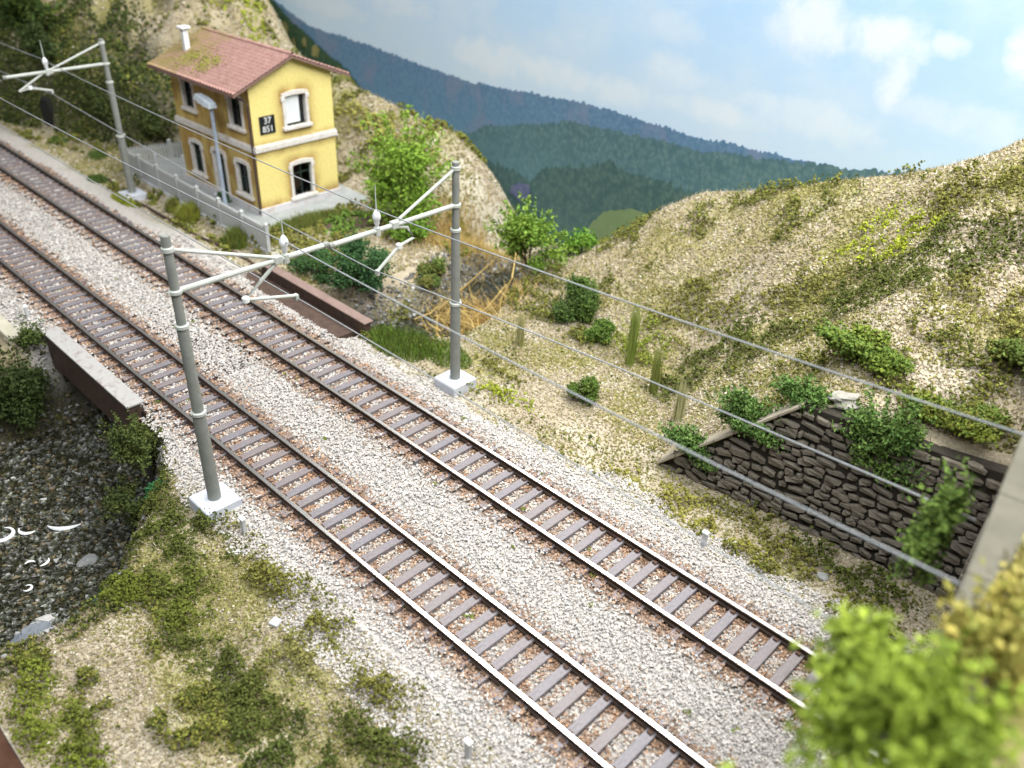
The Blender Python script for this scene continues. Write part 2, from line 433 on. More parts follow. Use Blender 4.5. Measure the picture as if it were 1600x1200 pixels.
def print_forest(name, dark, light, low, scale=2.6, z0=9.0, z1=12.5, patch=None):
    t = NT(name); v = t.coord(scale=(1.5, 1, 1.25))
    vo = t.n('ShaderNodeTexVoronoi'); vo.inputs['Scale'].default_value = scale; t.l(v, vo.inputs['Vector'])
    n = t.noise(v, scale * 1.6, 6, .7); n2 = t.noise(v, .35, 3)
    f = t.math('ADD', t.math('MULTIPLY', vo.outputs['Distance'], -.4), t.math('ADD', n, .13))
    c = t.ramp(f, [(.3, dark), (.72, light)])
    sp = t.n('ShaderNodeSeparateXYZ'); t.l(t.coord(), sp.inputs[0])
    g = t.math('ADD', t.math('DIVIDE', t.math('SUBTRACT', sp.outputs[2], z0), z1 - z0), t.math('MULTIPLY', t.math('SUBTRACT', n2, .5), .8))
    c = t.mix(t.ramp(g, [(.1, (1, 1, 1)), (.9, (0, 0, 0))]), c, t.mix(.55, c, low))
    dust = t.ramp(t.noise(t.coord(scale=(1, 1, .45)), 7.5, 2, .5), [(.66, (0, 0, 0)), (.74, (1, 1, 1))])
    c = t.mix(t.math('MULTIPLY', dust, .35), c, (.5, .6, .68))
    if patch: c = t.mix(t.math('MULTIPLY', t.ramp(n2, [(.5, (0, 0, 0)), (.62, (1, 1, 1))]), .6), c, patch)
    return t.base(c, .55, 0, .15)
FARR = [(-58.5, 6.7), (-54.6, 6.17), (-51.1, 5.08), (-45.7, 4.9), (-40.8, 4.67), (-37.5, 4.45), (-34.3, 4.46), (-31.0, 4.77), (-28.0, 4.91), (-25.5, 4.96), (-22.1, 4.81), (-19.4, 4.87), (-16.8, 4.97), (-13, 5.0)]
MIDR = [(-46, -2), (-37.5, .9), (-34.3, 2.2), (-30.9, 3.2), (-27.9, 3.85), (-25.4, 4.05), (-22.8, 4.2), (-20.3, 4.3), (-17.7, 4.6), (-15.4, 4.9), (-13.2, 5.25), (-11.7, 5.6), (-10.6, 5.95), (-9.5, 6.15), (-7.1, 6.8), (2, 7), (13, 7)]
NEARR = [(-40, -2.5), (-37.5, -1.2), (-34.2, .2), (-32.2, .35), (-30.7, .1), (-29.8, 1.1), (-27.6, 1.5), (-25.6, 2.4), (-23.6, 2.3), (-21.3, 2.3), (-19.2, 2.2), (-15.2, 2.8), (-8, 3)]
LEFTR = [(-66, 9.9), (-59.8, 7.9), (-54.6, 6.1), (-52.9, 5.15), (-49.8, 4.0), (-46.8, 2.9), (-44.6, 1.8), (-42.8, .6), (-40, -2)]
for i, (nm, pts, amp, st, mat) in enumerate([
    ('far_ridge_print', FARR, .16, .10, print_forest('printed_far_ridge', (.11, .21, .34), (.18, .30, .44), (.16, .34, .46), 3.2, 7.5, 13, (.22, .27, .39))),
    ('wooded_ridge_print', MIDR, .2, .11, print_forest('printed_wooded_ridge', (.085, .165, .19), (.17, .27, .275), (.14, .28, .32), 2.6, 6.5, 12.5)),
    ('near_wood_print', NEARR, .35, .12, print_forest('printed_near_wood', (.065, .13, .13), (.14, .225, .195), (.10, .18, .175), 2.2, 4, 10)),
    ('left_slope_print', LEFTR, .22, .12, print_forest('printed_left_slope', (.04, .09, .05), (.10, .16, .075), (.05, .11, .08), 2.4, 6, 14))]):
    V, F = jag(pts, amp, st)
    o = obj_np(nm, V, F, mat, bd); o.location = (0, -.03 - .02 * i, 0)
def patch_print(name, pts, mat, off, jit=.06):
    P = []
    for i in range(len(pts)):
        a, b = pts[i], pts[(i + 1) % len(pts)]
        for k in range(5): t = k / 5; P.append((a[0]+(b[0]-a[0])*t + rs.uniform(-jit, jit), 0, a[1]+(b[1]-a[1])*t + 8 + rs.uniform(-jit, jit)))
    o = MB().add(P, [tuple(range(len(P)))]).build(name, mat, bd); o.location = (0, off, 0)
patch_print('meadow_print', [(-27.4, -2.6), (-26.1, -.78), (-25.3, .05), (-23.9, .55), (-22.0, .7), (-21.0, -.4), (-24.0, -3)], mottled('printed_meadow', (.20, .29, .14), (.26, .35, .17), 1.5, .6, 0, 0), -.12)
patch_print('rock_print', [(-32.2, -.93), (-32.0, -.42), (-31.4, -.12), (-30.7, -.14), (-30.5, -.76), (-31.3, -1.18)], mottled('printed_rock', (.10, .13, .24), (.22, .24, .38), 2.5, .6, 0, 0), -.125)
myr = mottled('printed_yellow_rock', (.20, .20, .07), (.42, .38, .17), 1.8, .6, 0, 0)
for (x, z) in [(-55.8, 5.6), (-54.8, 5.1), (-53.6, 4.8), (-52.7, 3.9), (-50.2, 3.9), (-47.8, 2.9), (-57.5, 6.1), (-51.4, 4.2)]:
    w = rs.uniform(.25, .5); hh = rs.uniform(.35, .65)
    patch_print('rock_print', [(x - w, z - hh), (x - w * .8, z), (x + w * .3, z + hh * .4), (x + w, z - hh * .2), (x + w * .6, z - hh)], myr, -.13)

# ------------------------------------------------------------------ the two tracks
YA, YBT = 10.19, 14.47
X0, X1 = -64.0, 5.5
tr_ = NT('rusty_rail_side'); v = tr_.coord()
c = tr_.ramp(tr_.noise(v, 5, 4), [(.3, (.030, .022, .018)), (.7, (.075, .045, .030))]); M_RUST = tr_.base(c, .75, 0, .3)
tp = NT('polished_rail_top'); v = tp.coord(scale=(.15, 6, 6))
n_ = tp.noise(v, 6, 4); c = tp.ramp(n_, [(.3, (.52, .50, .47)), (.75, (.74, .73, .71))]); M_TOP = tp.base(c, .30, .9)
ts = NT('sleeper_grey'); oi = ts.n('ShaderNodeObjectInfo'); v = ts.coord(scale=(3, 1, 3))
n_ = ts.noise(v, 6, 4); c = ts.ramp(n_, [(.3, (.125, .115, .125)), (.7, (.205, .19, .205))])
c = ts.mix(t_ := ts.math('MULTIPLY', oi.outputs['Random'], .30), c, (.21, .145, .11)); ts.bump(n_, .2, .02); M_SLEEP = ts.base(c, .5, 0, .5)
M_CLIP = mottled('rusty_fastening', (.07, .04, .028), (.12, .065, .04), 8, .8)
sl_me = MB().box(-.125, .125, -1.16, 1.16, -.12, .12).mesh('sleeper', M_SLEEP, bevel=.012)
HW = .065
prof = [(-.085, -.19), (.085, -.19), (.085, -.165), (.02, -.14), (.02, -.06), (HW, -.045), (HW, -.008), (HW - .01, -.001), (-HW + .01, -.001), (-HW, -.008), (-HW, -.045), (-.02, -.06), (-.02, -.14), (-.085, -.165)]
def track(yc, label, seed):
    t = empty('railway_track', (0, yc, 0)); tag(t, label, 'track', 'parallel railway tracks')
    for s in (-1, 1):
        ra = MB().prism([(p[0] + s * .75, p[1]) for p in prof], 'x', X0, X1).build('rail', M_RUST, t)
        ru = MB().box(X0, X1, s * .75 - HW + .012, s * .75 + HW - .012, -.001, .009).build('running_surface', M_TOP, ra)
    cl = MB(); rr = random.Random(seed)
    n = int((X1 - X0) / .6)
    for i in range(n):
        x = X0 + .3 + i * .6
        o = bpy.data.objects.new('sleeper', sl_me); o.location = (x + rr.uniform(-.015, .015), rr.uniform(-.02, .02), -.27 + rr.uniform(-.008, .006))
        o.rotation_euler = (0, 0, rr.uniform(-.012, .012)); link(o, t)
        if x > -45:
            for s in (-1, 1):
                for d in (-1, 1):
                    y = s * .75 + d * .125
                    cl.box(x - .06, x + .06, y - .045, y + .045, -.16, -.10)
    tag(cl.build('rail_fastenings', M_CLIP, t), kind='stuff')
track(YA, 'railway track nearer the viewer, beside the big mast on the pale block', 1)
track(YBT, 'railway track farther from the viewer, on the house side', 2)

# ------------------------------------------------------------------ ballast
def ballast():
    n = 180000
    # more, smaller stones towards the viewer
    u = rs.rand(n); x = -56 + 55.0 * u ** .72; y = rs.uniform(6.9, 17.7, n)
    nb = fbm(x, y, 1.3, 3)
    nrE = 7.75 - 1.0 * ss(-17, -12, x) + (nb - .5) * 1.6
    frE = 16.75 + .7 * ss(-17, -12, x) + (nb - .5) * 1.6 - .9 * ss(-33, -42, x)
    br = (x > -31.2) & (x < -24.0)
    frE = np.where(br, 16.85 + (nb - .5) * .6, frE)
    keep = (y > nrE) & (y < frE)
    keep &= ~(br & ((y < 8.75) | (y > 16.9)))
    onslp = np.zeros(n, bool); rust = np.zeros(n); onrail = np.zeros(n, bool); mid = np.zeros(n, bool)
    for yc in (YA, YBT):
        d = y - yc
        for s in (-1, 1):
            dr = np.abs(d - s * .75); onrail |= dr < .10
            rust = np.maximum(rust, np.exp(-(dr / .48) ** 2))
        slp = np.abs((x - X0) % .6 - .3) < .14
        keep &= ~(slp & (np.abs(d) < .62))
        keep &= ~(slp & (np.abs(d) >= .62) & (np.abs(d) < 1.3) & (rs.rand(n) < np.where(np.abs(d) > .9, .0, .6)))
        onslp |= slp & (np.abs(d) > .85) & (np.abs(d) < 1.32)
        mid |= np.abs(d) < .62
    keep &= ~onrail
    for bx, by in ((-18.7, 8.05), (-18.85, 17.4), (-43.4, 17.45)): keep &= ~((np.abs(x - bx) < .6) & (np.abs(y - by) < .6))
    x, y, rust, nb, mid, onslp = x[keep], y[keep], rust[keep], nb[keep], mid[keep], onslp[keep]
    n = len(x)
    z = np.where((y > 8.4) & (y < 16.2), -.235, H(x, y) + .035) + rs.uniform(-.03, .03, n)
    z = np.where(mid, z - .005, z)
    z = np.where(onslp, -.155 + rs.uniform(-.02, .025, n), z)
    size = rs.uniform(.033, .058, n) * np.interp(x, [-56, -30, -10], [1.6, 1.15, .9])
    col = pick([(.53, .50, .465), (.47, .445, .415), (.40, .38, .36), (.58, .55, .515), (.50, .445, .39), (.31, .30, .295)], n, .1, [.3, .26, .16, .15, .08, .05])
    rp = np.clip(rust * (1.25 * fbm(x * .35, y * 3, 1.6, 3) + .55), 0, 1)
    isr = rs.rand(n) < rp
    col[isr] = col[isr] * .15 + pick([(.33, .185, .10), (.25, .135, .072), (.41, .255, .15), (.19, .105, .06)], isr.sum(), .15) * .85
    warm = (rs.rand(n) < .55) & mid & (x > -22); col[warm] = col[warm] * np.array((.95, .86, .77))
    V, F, C = grains(np.stack([x, y, z], 1), size, col, .62, False)
    tag(obj_np('ballast', V, F, M_STONE, col=C), 'pale grey crushed stone ballast around both tracks', 'ballast', kind='stuff')
ballast()

# ------------------------------------------------------------------ bridge under the tracks
M_GIRD = mottled('brown_girder', (.055, .036, .028), (.10, .062, .046), 4, .7)
M_CAPN = mottled('worn_grey_cap', (.30, .285, .27), (.40, .39, .375), 2.5, .7, c3=(.22, .17, .15))
M_CAPF = mottled('faded_brown_cap', (.20, .135, .115), (.27, .19, .165), 2.5, .7)
M_DARKST = mottled('dark_abutment_stone', (.06, .055, .05), (.11, .10, .09), 2, .9, 0, .4, .05)
bg = empty('bridge', (-27.8, 12.9, -4))
tag(bg, 'low railway bridge with brown parapet girders carrying both tracks over the stream', 'bridge')
def bpart(name, mat, *b, **kw):
    o = MB().box(b[0] + 27.8, b[1] + 27.8, b[2] - 12.9, b[3] - 12.9, b[4] + 4, b[5] + 4).build(name, mat, bg, **kw); return o
bpart('deck', M_GIRD, -31.4, -24.2, 8.72, 17.15, -1.2, -.31)
g1 = bpart('parapet', M_GIRD, -31.2, -24.5, 8.30, 8.70, -1.45, -.03, bevel=.01); tag(g1, 'near parapet girder with worn grey top')
g2 = bpart('parapet', M_GIRD, -30.9, -23.7, 17.2, 17.5, -1.45, .12, bevel=.01); tag(g2, 'far parapet girder with faded brown top')
def cap(par, mat, x0, x1, y0, y1, z0, z1): 
    o = MB().box(x0 + 27.8, x1 + 27.8, y0 - 12.9, y1 - 12.9, z0 + 4, z1 + 4).build('cap', mat, par, bevel=.012)
cap(g1, M_CAPN, -31.25, -24.45, 8.24, 8.84, -.03, .04); cap(g2, M_CAPF, -30.95, -23.65, 17.17, 17.6, .12, .18)
for k in range(0):
    x = -30.6 + k * .75; MB().box(x + 27.76, x + 27.84, 8.24 - 12.9, 8.3 - 12.9, 2.6, 3.93).build('stiffener', M_GIRD, g1)
    MB().box(x + .3 + 27.76, x + .3 + 27.84, 17.14 - 12.9, 17.2 - 12.9, 2.6, 4.08).build('stiffener', M_GIRD, g2)
for x0, x1 in ((-31.6, -31.05), (-24.9, -24.2)): bpart('abutment', M_DARKST, x0, x1, 8.5, 17.3, -4.2, -1.2)
# short wall stub left of the bridge on the near side
st = MB().box(-36.5, -32.0, 7.25, 7.75, -2.4, -.12).build('stone_wall', mottled('pale_plaster_wall', (.40, .37, .29), (.52, .48, .38), 2, .9, 0, .3, .04), bevel=.03)
tag(st, 'low pale plastered wall stub at the left edge above the gully', 'wall')

# ------------------------------------------------------------------ overhead line masts
def mast(name, loc, s, top, beam_z, beam_len, stay_top, stay_y, ins_y, ins_top, arm, label, spike=.75):
    """s: side the arm points to (+1 = away from the viewer)"""
    m = empty(name, loc); tag(m, label, 'mast', 'catenary masts')
    MB().box(-.53, .53, -.53, .53, -.45, .0).build('foundation_block', M_CONC, m, bevel=.03)
    P = MB().lathe([(.185, -.02), (.175, 2.9), (.15, 2.92), (.145, 5.5), (.12, 5.52), (.115, top), (.10, top + .02)], 12)
    pole = P.build('pole', M_POLE, m, smooth=True)
    for z, r in ((2.9, .205), (5.5, .175), (beam_z, .165)):
        MB().lathe([(r - .03, z - .06), (r, z - .04), (r, z + .04), (r - .03, z + .06)], 12).build('collar', M_ARM, pole, smooth=True)
    for z, a in ((2.95, .23), (beam_z, .2)):
        MB().box(-.05, .05, -a, a, z - .03, z + .03).build('bracket', M_ARM, pole)
    be = MB().tube([(0, 0, beam_z), (0, s * beam_len, beam_z - .02)], .075, 10).build('beam', M_ARM, m, smooth=True)
    MB().tube([(0, s * (beam_len - .12), beam_z - .02), (0, s * (beam_len + .02), beam_z - .02)], .095, 10).build('end_collar', M_POLE, be, smooth=True)
    MB().tube([(0, 0, stay_top), (0, s * stay_y, beam_z + .04)], .05, 8).build('stay', M_ARM, m, smooth=True)
    MB().lathe([(.12, stay_top - .07), (.15, stay_top - .05), (.15, stay_top + .05), (.12, stay_top + .07)], 12).build('collar', M_ARM, pole, smooth=True)
    b = beam_z
    ins = MB().lathe([(.055, b + .05), (.055, b + .16), (.085, b + .2), (.08, b + .28), (.115, b + .34), (.125, b + .42), (.11, b + .49), (.07, b + .56), (.03, b + .62)], 12, (0, s * ins_y, 0)).build('insulator', M_INSUL, m, smooth=True, angle=60)
    MB().tube([(0, s * ins_y, b + .6), (0, s * ins_y, b + .6 + spike)], [.022, .012], 6).build('spike', M_ARM, ins)
    MB().tube([(0, s * ins_y, b - .16), (0, s * ins_y, b + .08)], .1, 10).build('clamp', M_ARM, m, smooth=True)
    MB().box(-.1, .1, s * stay_y - .12, s * stay_y + .12, b - .11, b + .11).build('joint_plate', M_ARM, m, bevel=.02)
    ar = MB().tube([(0, s * p[0], p[1]) for p in arm], .052, 8).build('registration_arm', M_ARM, m, smooth=True)
    k = arm[-2]; e = arm[-1]
    MB().lathe([(.06, -.09), (.10, -.06), (.10, .06), (.06, .09)], 10, (0, s * k[0], k[1])).build('arm_joint', M_INSUL, ar, smooth=True)
    MB().box(-.07, .07, s * e[0] - .05, s * e[0] + .05, e[1] - .13, e[1] + .05).build('wire_clip', M_ARM, ar, bevel=.015)
    return m
mast('catenary_mast', (-18.68, 8.05, -.05), 1, 7.9, 6.45, 4.42, 7.55, 2.85, 3.1, 7, [(2.85, 6.4), (2.3, 6.0), (1.8, 5.62), (3.3, 5.24)],
     'grey overhead line mast on the nearest pale block, left of centre', .5)
mast('catenary_mast', (-18.8, 17.38, -.05), -1, 7.68, 6.32, 4.75, 7.5, 2.45, 3.08, 7, [(2.4, 6.25), (1.95, 6.1), (1.72, 5.72), (2.3, 5.6), (3.15, 5.03)],
     'grey overhead line mast on a pale block right of the bridge, across the tracks')
mast('catenary_mast', (-43.4, 17.45, -.2), -1, 7.45, 6.35, 4.6, 7.3, 2.6, 2.7, 7, [(2.9, 6.3), (4.1, 5.66), (3.6, 5.75), (2.7, 5.5)],
     'overhead line mast beside the picket fence at upper left')

# ------------------------------------------------------------------ overhead wires
def wire(name, a, b, label, r=.018, sag=.12):
    pts = []
    for i in range(13):
        t = i / 12; p = Vector(a).lerp(Vector(b), t); p.z -= sag * 4 * t * (1 - t); pts.append(p)
    o = MB().tube(pts, r, 6).build(name, M_WIRE, smooth=True)
    return tag(o, label, 'wire', 'overhead wires')
wire('catenary_wire', (-18.8, 14.3, 6.88), (-1.62, 14.3, 8.05), 'upper wire of the far track, from centre mast to the tunnel')
wire('catenary_wire', (-18.8, 14.2, 5.0), (-1.9, 14.4, 6.02), 'lower wire of the far track, from centre mast to the tunnel', .018, -.1)
wire('catenary_wire', (-18.68, 11.15, 6.85), (-1.2, 10.2, 7.9), 'upper wire of the near track, from the near mast to the tunnel')
wire('catenary_wire', (-18.68, 11.36, 5.12), (-1.5, 10.3, 6.0), 'lower wire of the near track, from the near mast to the tunnel', .016, -.05)
wire('catenary_wire', (-43.4, 14.75, 6.6), (-18.8, 14.3, 6.85), 'upper wire of the far track, passing the house')
wire('catenary_wire', (-43.4, 14.75, 5.15), (-18.8, 14.2, 4.97), 'lower wire of the far track, passing the house')
wire('catenary_wire', (-43.4, 11.0, 6.6), (-18.68, 11.15, 6.82), 'upper wire of the near track, running out at the left edge')
wire('catenary_wire', (-43.4, 11.2, 5.2), (-18.68, 11.36, 5.08), 'lower wire of the near track, running out at the left edge')
wire('catenary_wire', (-68.0, 14.4, 6.6), (-43.4, 14.75, 6.65), 'upper wire left of the upper left mast')
wire('catenary_wire', (-68.0, 14.4, 5.2), (-43.4, 14.75, 5.12), 'lower wire left of the upper left mast')

# ------------------------------------------------------------------ small line-side things
M_POST = mottled('grey_plastic_post', (.50, .51, .52), (.60, .61, .62), 4, .5)
for (x, y, lab) in [(-17.1, 8.0, 'small pale marker post beside the nearest mast block'), (-8.05, 16.75, 'small pale marker post beyond the far track at right'),
                    (-7.95, 7.75, 'small pale marker post beside the near track at the bottom edge'), (-33.2, 8.45, 'small pale marker post left of the bridge parapet')]:
    p = empty('marker_post', (x, y, float(H(x, y)) - .05)); tag(p, lab, 'post', 'marker posts')
    MB().box(-.075, .075, -.05, .05, 0, .55).build('shaft', M_POST, p, bevel=.012)
    MB().box(-.095, .095, -.07, .07, .55, .63).build('head', M_INSUL, p, bevel=.015)
o = MB().prism([(-.14, -.10), (.12, -.13), (.15, .09), (-.10, .13)], 'z', 0, .1).build('stone_slab', M_CONC, bevel=.02)
o.location = (-13.9, 6.9, float(H(-13.9, 6.9)) + .0); o.rotation_euler = (.1, -.1, .4)
tag(o, 'small white flat slab lying on the sand below the near track', 'slab')

# ------------------------------------------------------------------ the house
hs = empty('house', (-35.94, 20.49, -.02), .026)
tag(hs, 'yellow two storey crossing keeper house with pink tiled roof', 'house')
L, W, HM, HE, HR = 7.0, 4.6, 3.19, 5.85, 7.15
FRW = [(-5.9, -5.0, 4.05, 5.45), (-1.7, -.75, 4.05, 5.45), (-5.9, -5.0, .75, 2.3), (-3.8, -2.85, .12, 2.35), (-1.75, -.8, .75, 2.3)]
GBW = [(1.85, 3.0, 3.98, 5.4), (1.9, 2.98, .5, 2.1)]
M_WALL = attr_mat('weathered_yellow_plaster', .85, 7, .10, .2)
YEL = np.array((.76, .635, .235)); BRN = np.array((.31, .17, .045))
EAVE_W = HE + (HR - HE) / (W / 2 + .95) * .95
def wall_grid(u0, u1, top, wins, place, name, st_=.05, nz=132, painted_shade=0.0):
    """a plaster wall of small cells with its window openings left out; brown stains round the openings, an overall brown for painted shade"""
    us = np.linspace(u0, u1, int((u1 - u0) / st_ + .5) + 1)
    T = top(us)
    V = []; C = []
    for i, u in enumerate(us):
        for k in range(nz + 1):
            z = .0 + T[i] * k / nz; V.append((u, z))
    V = np.array(V); u, z = V.T
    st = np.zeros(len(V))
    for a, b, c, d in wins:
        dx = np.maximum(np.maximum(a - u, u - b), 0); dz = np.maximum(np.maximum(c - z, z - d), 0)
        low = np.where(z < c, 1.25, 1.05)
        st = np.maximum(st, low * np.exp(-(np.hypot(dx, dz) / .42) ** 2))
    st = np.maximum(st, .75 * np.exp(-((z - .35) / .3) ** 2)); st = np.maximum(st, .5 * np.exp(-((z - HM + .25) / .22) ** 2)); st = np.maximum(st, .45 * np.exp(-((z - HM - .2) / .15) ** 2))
    st = np.maximum(st, painted_shade)  # shade put into the colour: a minimum of brown over the whole wall
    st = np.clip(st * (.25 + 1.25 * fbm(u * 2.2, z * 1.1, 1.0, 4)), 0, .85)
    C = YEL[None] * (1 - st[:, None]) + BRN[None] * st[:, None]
    idx = np.arange(len(V)).reshape(len(us), nz + 1)
    F = np.stack([idx[:-1, :-1], idx[1:, :-1], idx[1:, 1:], idx[:-1, 1:]], -1).reshape(-1, 4)
    cm = V[F].mean(1); hole = np.zeros(len(F), bool)
    for a, b, c, d in wins: hole |= (cm[:, 0] > a) & (cm[:, 0] < b) & (cm[:, 1] > c) & (cm[:, 1] < d)
    F = F[~hole]
    P = np.array([place(a, b) for a, b in V])
    return obj_np(name, P, F, M_WALL, hs, col=C)
flat = lambda us: np.full(len(us), EAVE_W)
sl_ = (HR - HE) / (W / 2 + .95)
gab = lambda us: HR - sl_ * np.abs(us - W / 2) - .03
wall_grid(-L, 0, flat, FRW, lambda u, z: (u, 0, z), 'wall', painted_shade=.8)  # track side: its shade is painted into the plaster as extra brown
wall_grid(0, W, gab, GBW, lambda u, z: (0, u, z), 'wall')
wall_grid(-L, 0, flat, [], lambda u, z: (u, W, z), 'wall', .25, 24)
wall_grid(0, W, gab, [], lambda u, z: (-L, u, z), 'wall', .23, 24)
M_TRIM = mottled('white_stucco_trim', (.60, .55, .49), (.74, .71, .67), 3, .8, 0, .25, .02, c3=(.52, .42, .33))
M_GLASS = NT('dark_window_glass').base((.012, .014, .016), .12, 0, .5)
M_SHUT = mottled('dark_green_shutter', (.02, .035, .03), (.035, .055, .045), 4, .6)
M_INT = mottled('dark_room_lining', (.05, .035, .02), (.09, .06, .03), 2, .9)
M_BLIND = mottled('white_blind', (.72, .74, .75), (.80, .81, .82), 2, .6, 0, .05)
def window(a, b, c, d, gable, kind):
    """kind: dark / blind / room / door"""
    P = (lambda u, o, z: (o, u, z)) if gable else (lambda u, o, z: (u, -o, z))
    w = empty_part = bpy.data.objects.new('door' if kind == 'door' else 'window', None); link(w, hs)
    def bar(m, u0, u1, o0, o1, z0, z1):
        p, q = P(u0, o0, z0), P(u1, o1, z1)
        m.box(min(p[0], q[0]), max(p[0], q[0]), min(p[1], q[1]), max(p[1], q[1]), z0, z1)
    fw = .15; m = MB()
    z0 = c if kind != 'door' else .02
    bar(m, a - fw, a, -.22, .07, z0, d); bar(m, b, b + fw, -.22, .07, z0, d)
    n = 8                                           # low segmental arch over the opening
    for i in range(n):
        u0 = a - fw + (b - a + 2 * fw) * i / n; u1 = a - fw + (b - a + 2 * fw) * (i + 1) / n
        t = ((i + .5) / n - .5) * 2; r = .10 * (1 - t * t)
        bar(m, u0, u1, -.22, .075, d - .06 + r * .6, d + .11 + r)
    for u0, u1 in ((a - fw - .06, a), (b, b + fw + .06)): bar(m, u0, u1, -.05, .09, d - .22, d - .02)
    m.build('surround', M_TRIM, w, bevel=.008)
    if kind != 'door':
        m = MB(); bar(m, a - fw - .1, b + fw + .1, -.15, .16, c - .16, c - .002); m.build('sill', M_TRIM, w, bevel=.02)
    else:
        m = MB(); bar(m, a - .2, b + .2, -.1, .25, -.02, .1); m.build('step', M_CONC, w, bevel=.01)
    m = MB()
    if kind == 'room':
        m2 = MB(); bar(m2, a, b, -.95, -.90, c, d + .05); m2.build('inner_room', M_INT, w)
        m2 = MB(); bar(m2, a + .35, a + .62, -.86, -.8, c + .05, d - .35); m2.build('inner_door', mottled('brown_inner_door', (.11, .065, .03), (.16, .10, .05), 3, .7), w)
        bar(m, a, a + .05, -.16, -.10, c, d); bar(m, b - .05, b, -.16, -.10, c, d); bar(m, (a+b)/2 - .025, (a+b)/2 + .025, -.16, -.10, c, d); bar(m, a, b, -.155, -.105, d - .5, d - .46)
        m.build('sash', M_SHUT, w)
        m = MB(); bar(m, a, b, -.135, -.128, c, d + .05)
        tg = NT('clear_pane'); tg.b.inputs['Transmission Weight'].default_value = 1.0; tg.b.inputs['IOR'].default_value = 1.05; m.build('pane', tg.base((.9, .9, .9), .02, 0, .5), w)
    elif kind == 'blind':
        bar(m, a, b, -.22, -.18, c, d + .08); m.build('pane', M_GLASS, w)
        m = MB(); bar(m, a + .02, a + (b - a) * .74, -.12, -.08, c + .1, d); m.build('blind', M_BLIND, w, bevel=.01)
        m = MB(); bar(m, a, b, -.12, -.06, c, c + .05); m.build('sash', M_SHUT, w)
    elif kind == 'door':
        bar(m, a, b, -.2, -.14, .1, d + .06); lf = m.build('door_leaf', M_SHUT, w)
        for q in range(3):
            m = MB(); bar(m, a + .12, b - .12, -.14, -.115, .25 + q * .7, .8 + q * .7); m.build('panel', M_SHUT, lf, bevel=.01)
    else:
        bar(m, a, b, -.22, -.18, c, d + .08); m.build('pane', M_GLASS, w)
        m = MB(); bar(m, a, a + .07, -.17, -.1, c, d + .05); bar(m, b - .07, b, -.17, -.1, c, d + .05); bar(m, (a+b)/2 - .03, (a+b)/2 + .03, -.17, -.1, c, d + .05); bar(m, a + .07, b - .07, -.165, -.105, (c+d)/2, (c+d)/2 + .05); m.build('sash', M_SHUT, w)
for i, (a, b, c, d) in enumerate(FRW): window(a, b, c, d, False, 'door' if i == 3 else 'dark')
window(*GBW[0], True, 'blind'); window(*GBW[1], True, 'room')
# mouldings and plinth
MB().box(-L - .1, .1, -.1, -.002, HM - .13, HM + .13).box(-L - .06, .06, -.06, -.003, HM + .13, HM + .2).build('string_course', M_TRIM, hs, bevel=.015)
MB().box(.002, .1, -.1, W + .1, HM - .13, HM + .13).box(.003, .06, -.06, W + .06, HM + .13, HM + .2).build('string_course', M_TRIM, hs, bevel=.015)
M_PLI = mottled('pale_plinth', (.52, .51, .53), (.64, .62, .63), 2.5, .85, 0, .3, c3=(.46, .36, .28))
MB().box(.002, .09, -.09, W + .05, -.1, .34).build('plinth', M_PLI, hs, bevel=.015)
MB().box(-L, .0, -.09, -.002, -.1, .3).build('plinth', M_PLI, hs, bevel=.015)
# roof: two slopes of pantile rows, each a rippled sheet with stepped courses
t = NT('pink_roof_tiles'); v = t.coord()
c = t.ramp(t.noise(v, 3.5, 5, .7), [(.3, (.29, .165, .14)), (.7, (.47, .29, .25))])
c = t.mix(t.math('MULTIPLY', t.noise(v, 14, 2), .4), c, (.36, .20, .17))
sp = t.n('ShaderNodeSeparateXYZ'); t.l(v, sp.inputs[0])
mo = t.math('ADD', t.math('MULTIPLY', t.math('ADD', sp.outputs[0], 3.4), -.20), t.math('MULTIPLY', t.math('SUBTRACT', t.noise(v, 1.1, 5, .65), .5), 2.2))
c = t.mix(t.math('MULTIPLY', t.ramp(mo, [(.12, (0, 0, 0)), (.75, (1, 1, 1))]), .7), c, (.25, .225, .055))
M_ROOF = t.base(c, .85, 0, .15)
M_FASC = mottled('brown_eaves', (.17, .10, .08), (.24, .15, .12), 4, .8)
OE, OG = .95, .32
rf = bpy.data.objects.new('roof', None); link(rf, hs)
def slope(sgn):
    us = np.linspace(-L - OG, OG, 31 * 8 + 1); rows = 15; V = []; 
    vs = []
    for r in range(rows):
        vs += [(r / rows, .0), ((r + .98) / rows, .045)]
    for q, lift in vs:
        for u in us:
            d = q * (W / 2 + OE); y = W / 2 + sgn * d; z = HR - sl_ * d + .10 + lift - .01
            V.append((u, y, z + .035 * math.cos((u + L) / ((L + 2 * OG) / 31) * 2 * math.pi)))
    nu = len(us); idx = np.arange(len(V)).reshape(len(vs), nu)
    F = np.stack([idx[:-1, :-1], idx[1:, :-1], idx[1:, 1:], idx[:-1, 1:]], -1).reshape(-1, 4)
    if sgn > 0: F = F[:, ::-1]
    obj_np('tile_slope', V, F, M_ROOF, rf, smooth=True)
    d = W / 2 + OE; y1 = W / 2 + sgn * d; y0 = W / 2
    MB().add([(-L - OG, y0, HR - .06), (OG, y0, HR - .06), (OG, y1, HE - .06), (-L - OG, y1, HE - .06), (-L - OG, y0, HR + .06), (OG, y0, HR + .06), (OG, y1, HE + .06), (-L - OG, y1, HE + .06)],
             [(3,2,1,0),(4,5,6,7),(0,1,5,4),(1,2,6,5),(2,3,7,6),(3,0,4,7)]).build('roof_board', M_FASC, rf)
slope(-1); slope(1)
rt = MB()
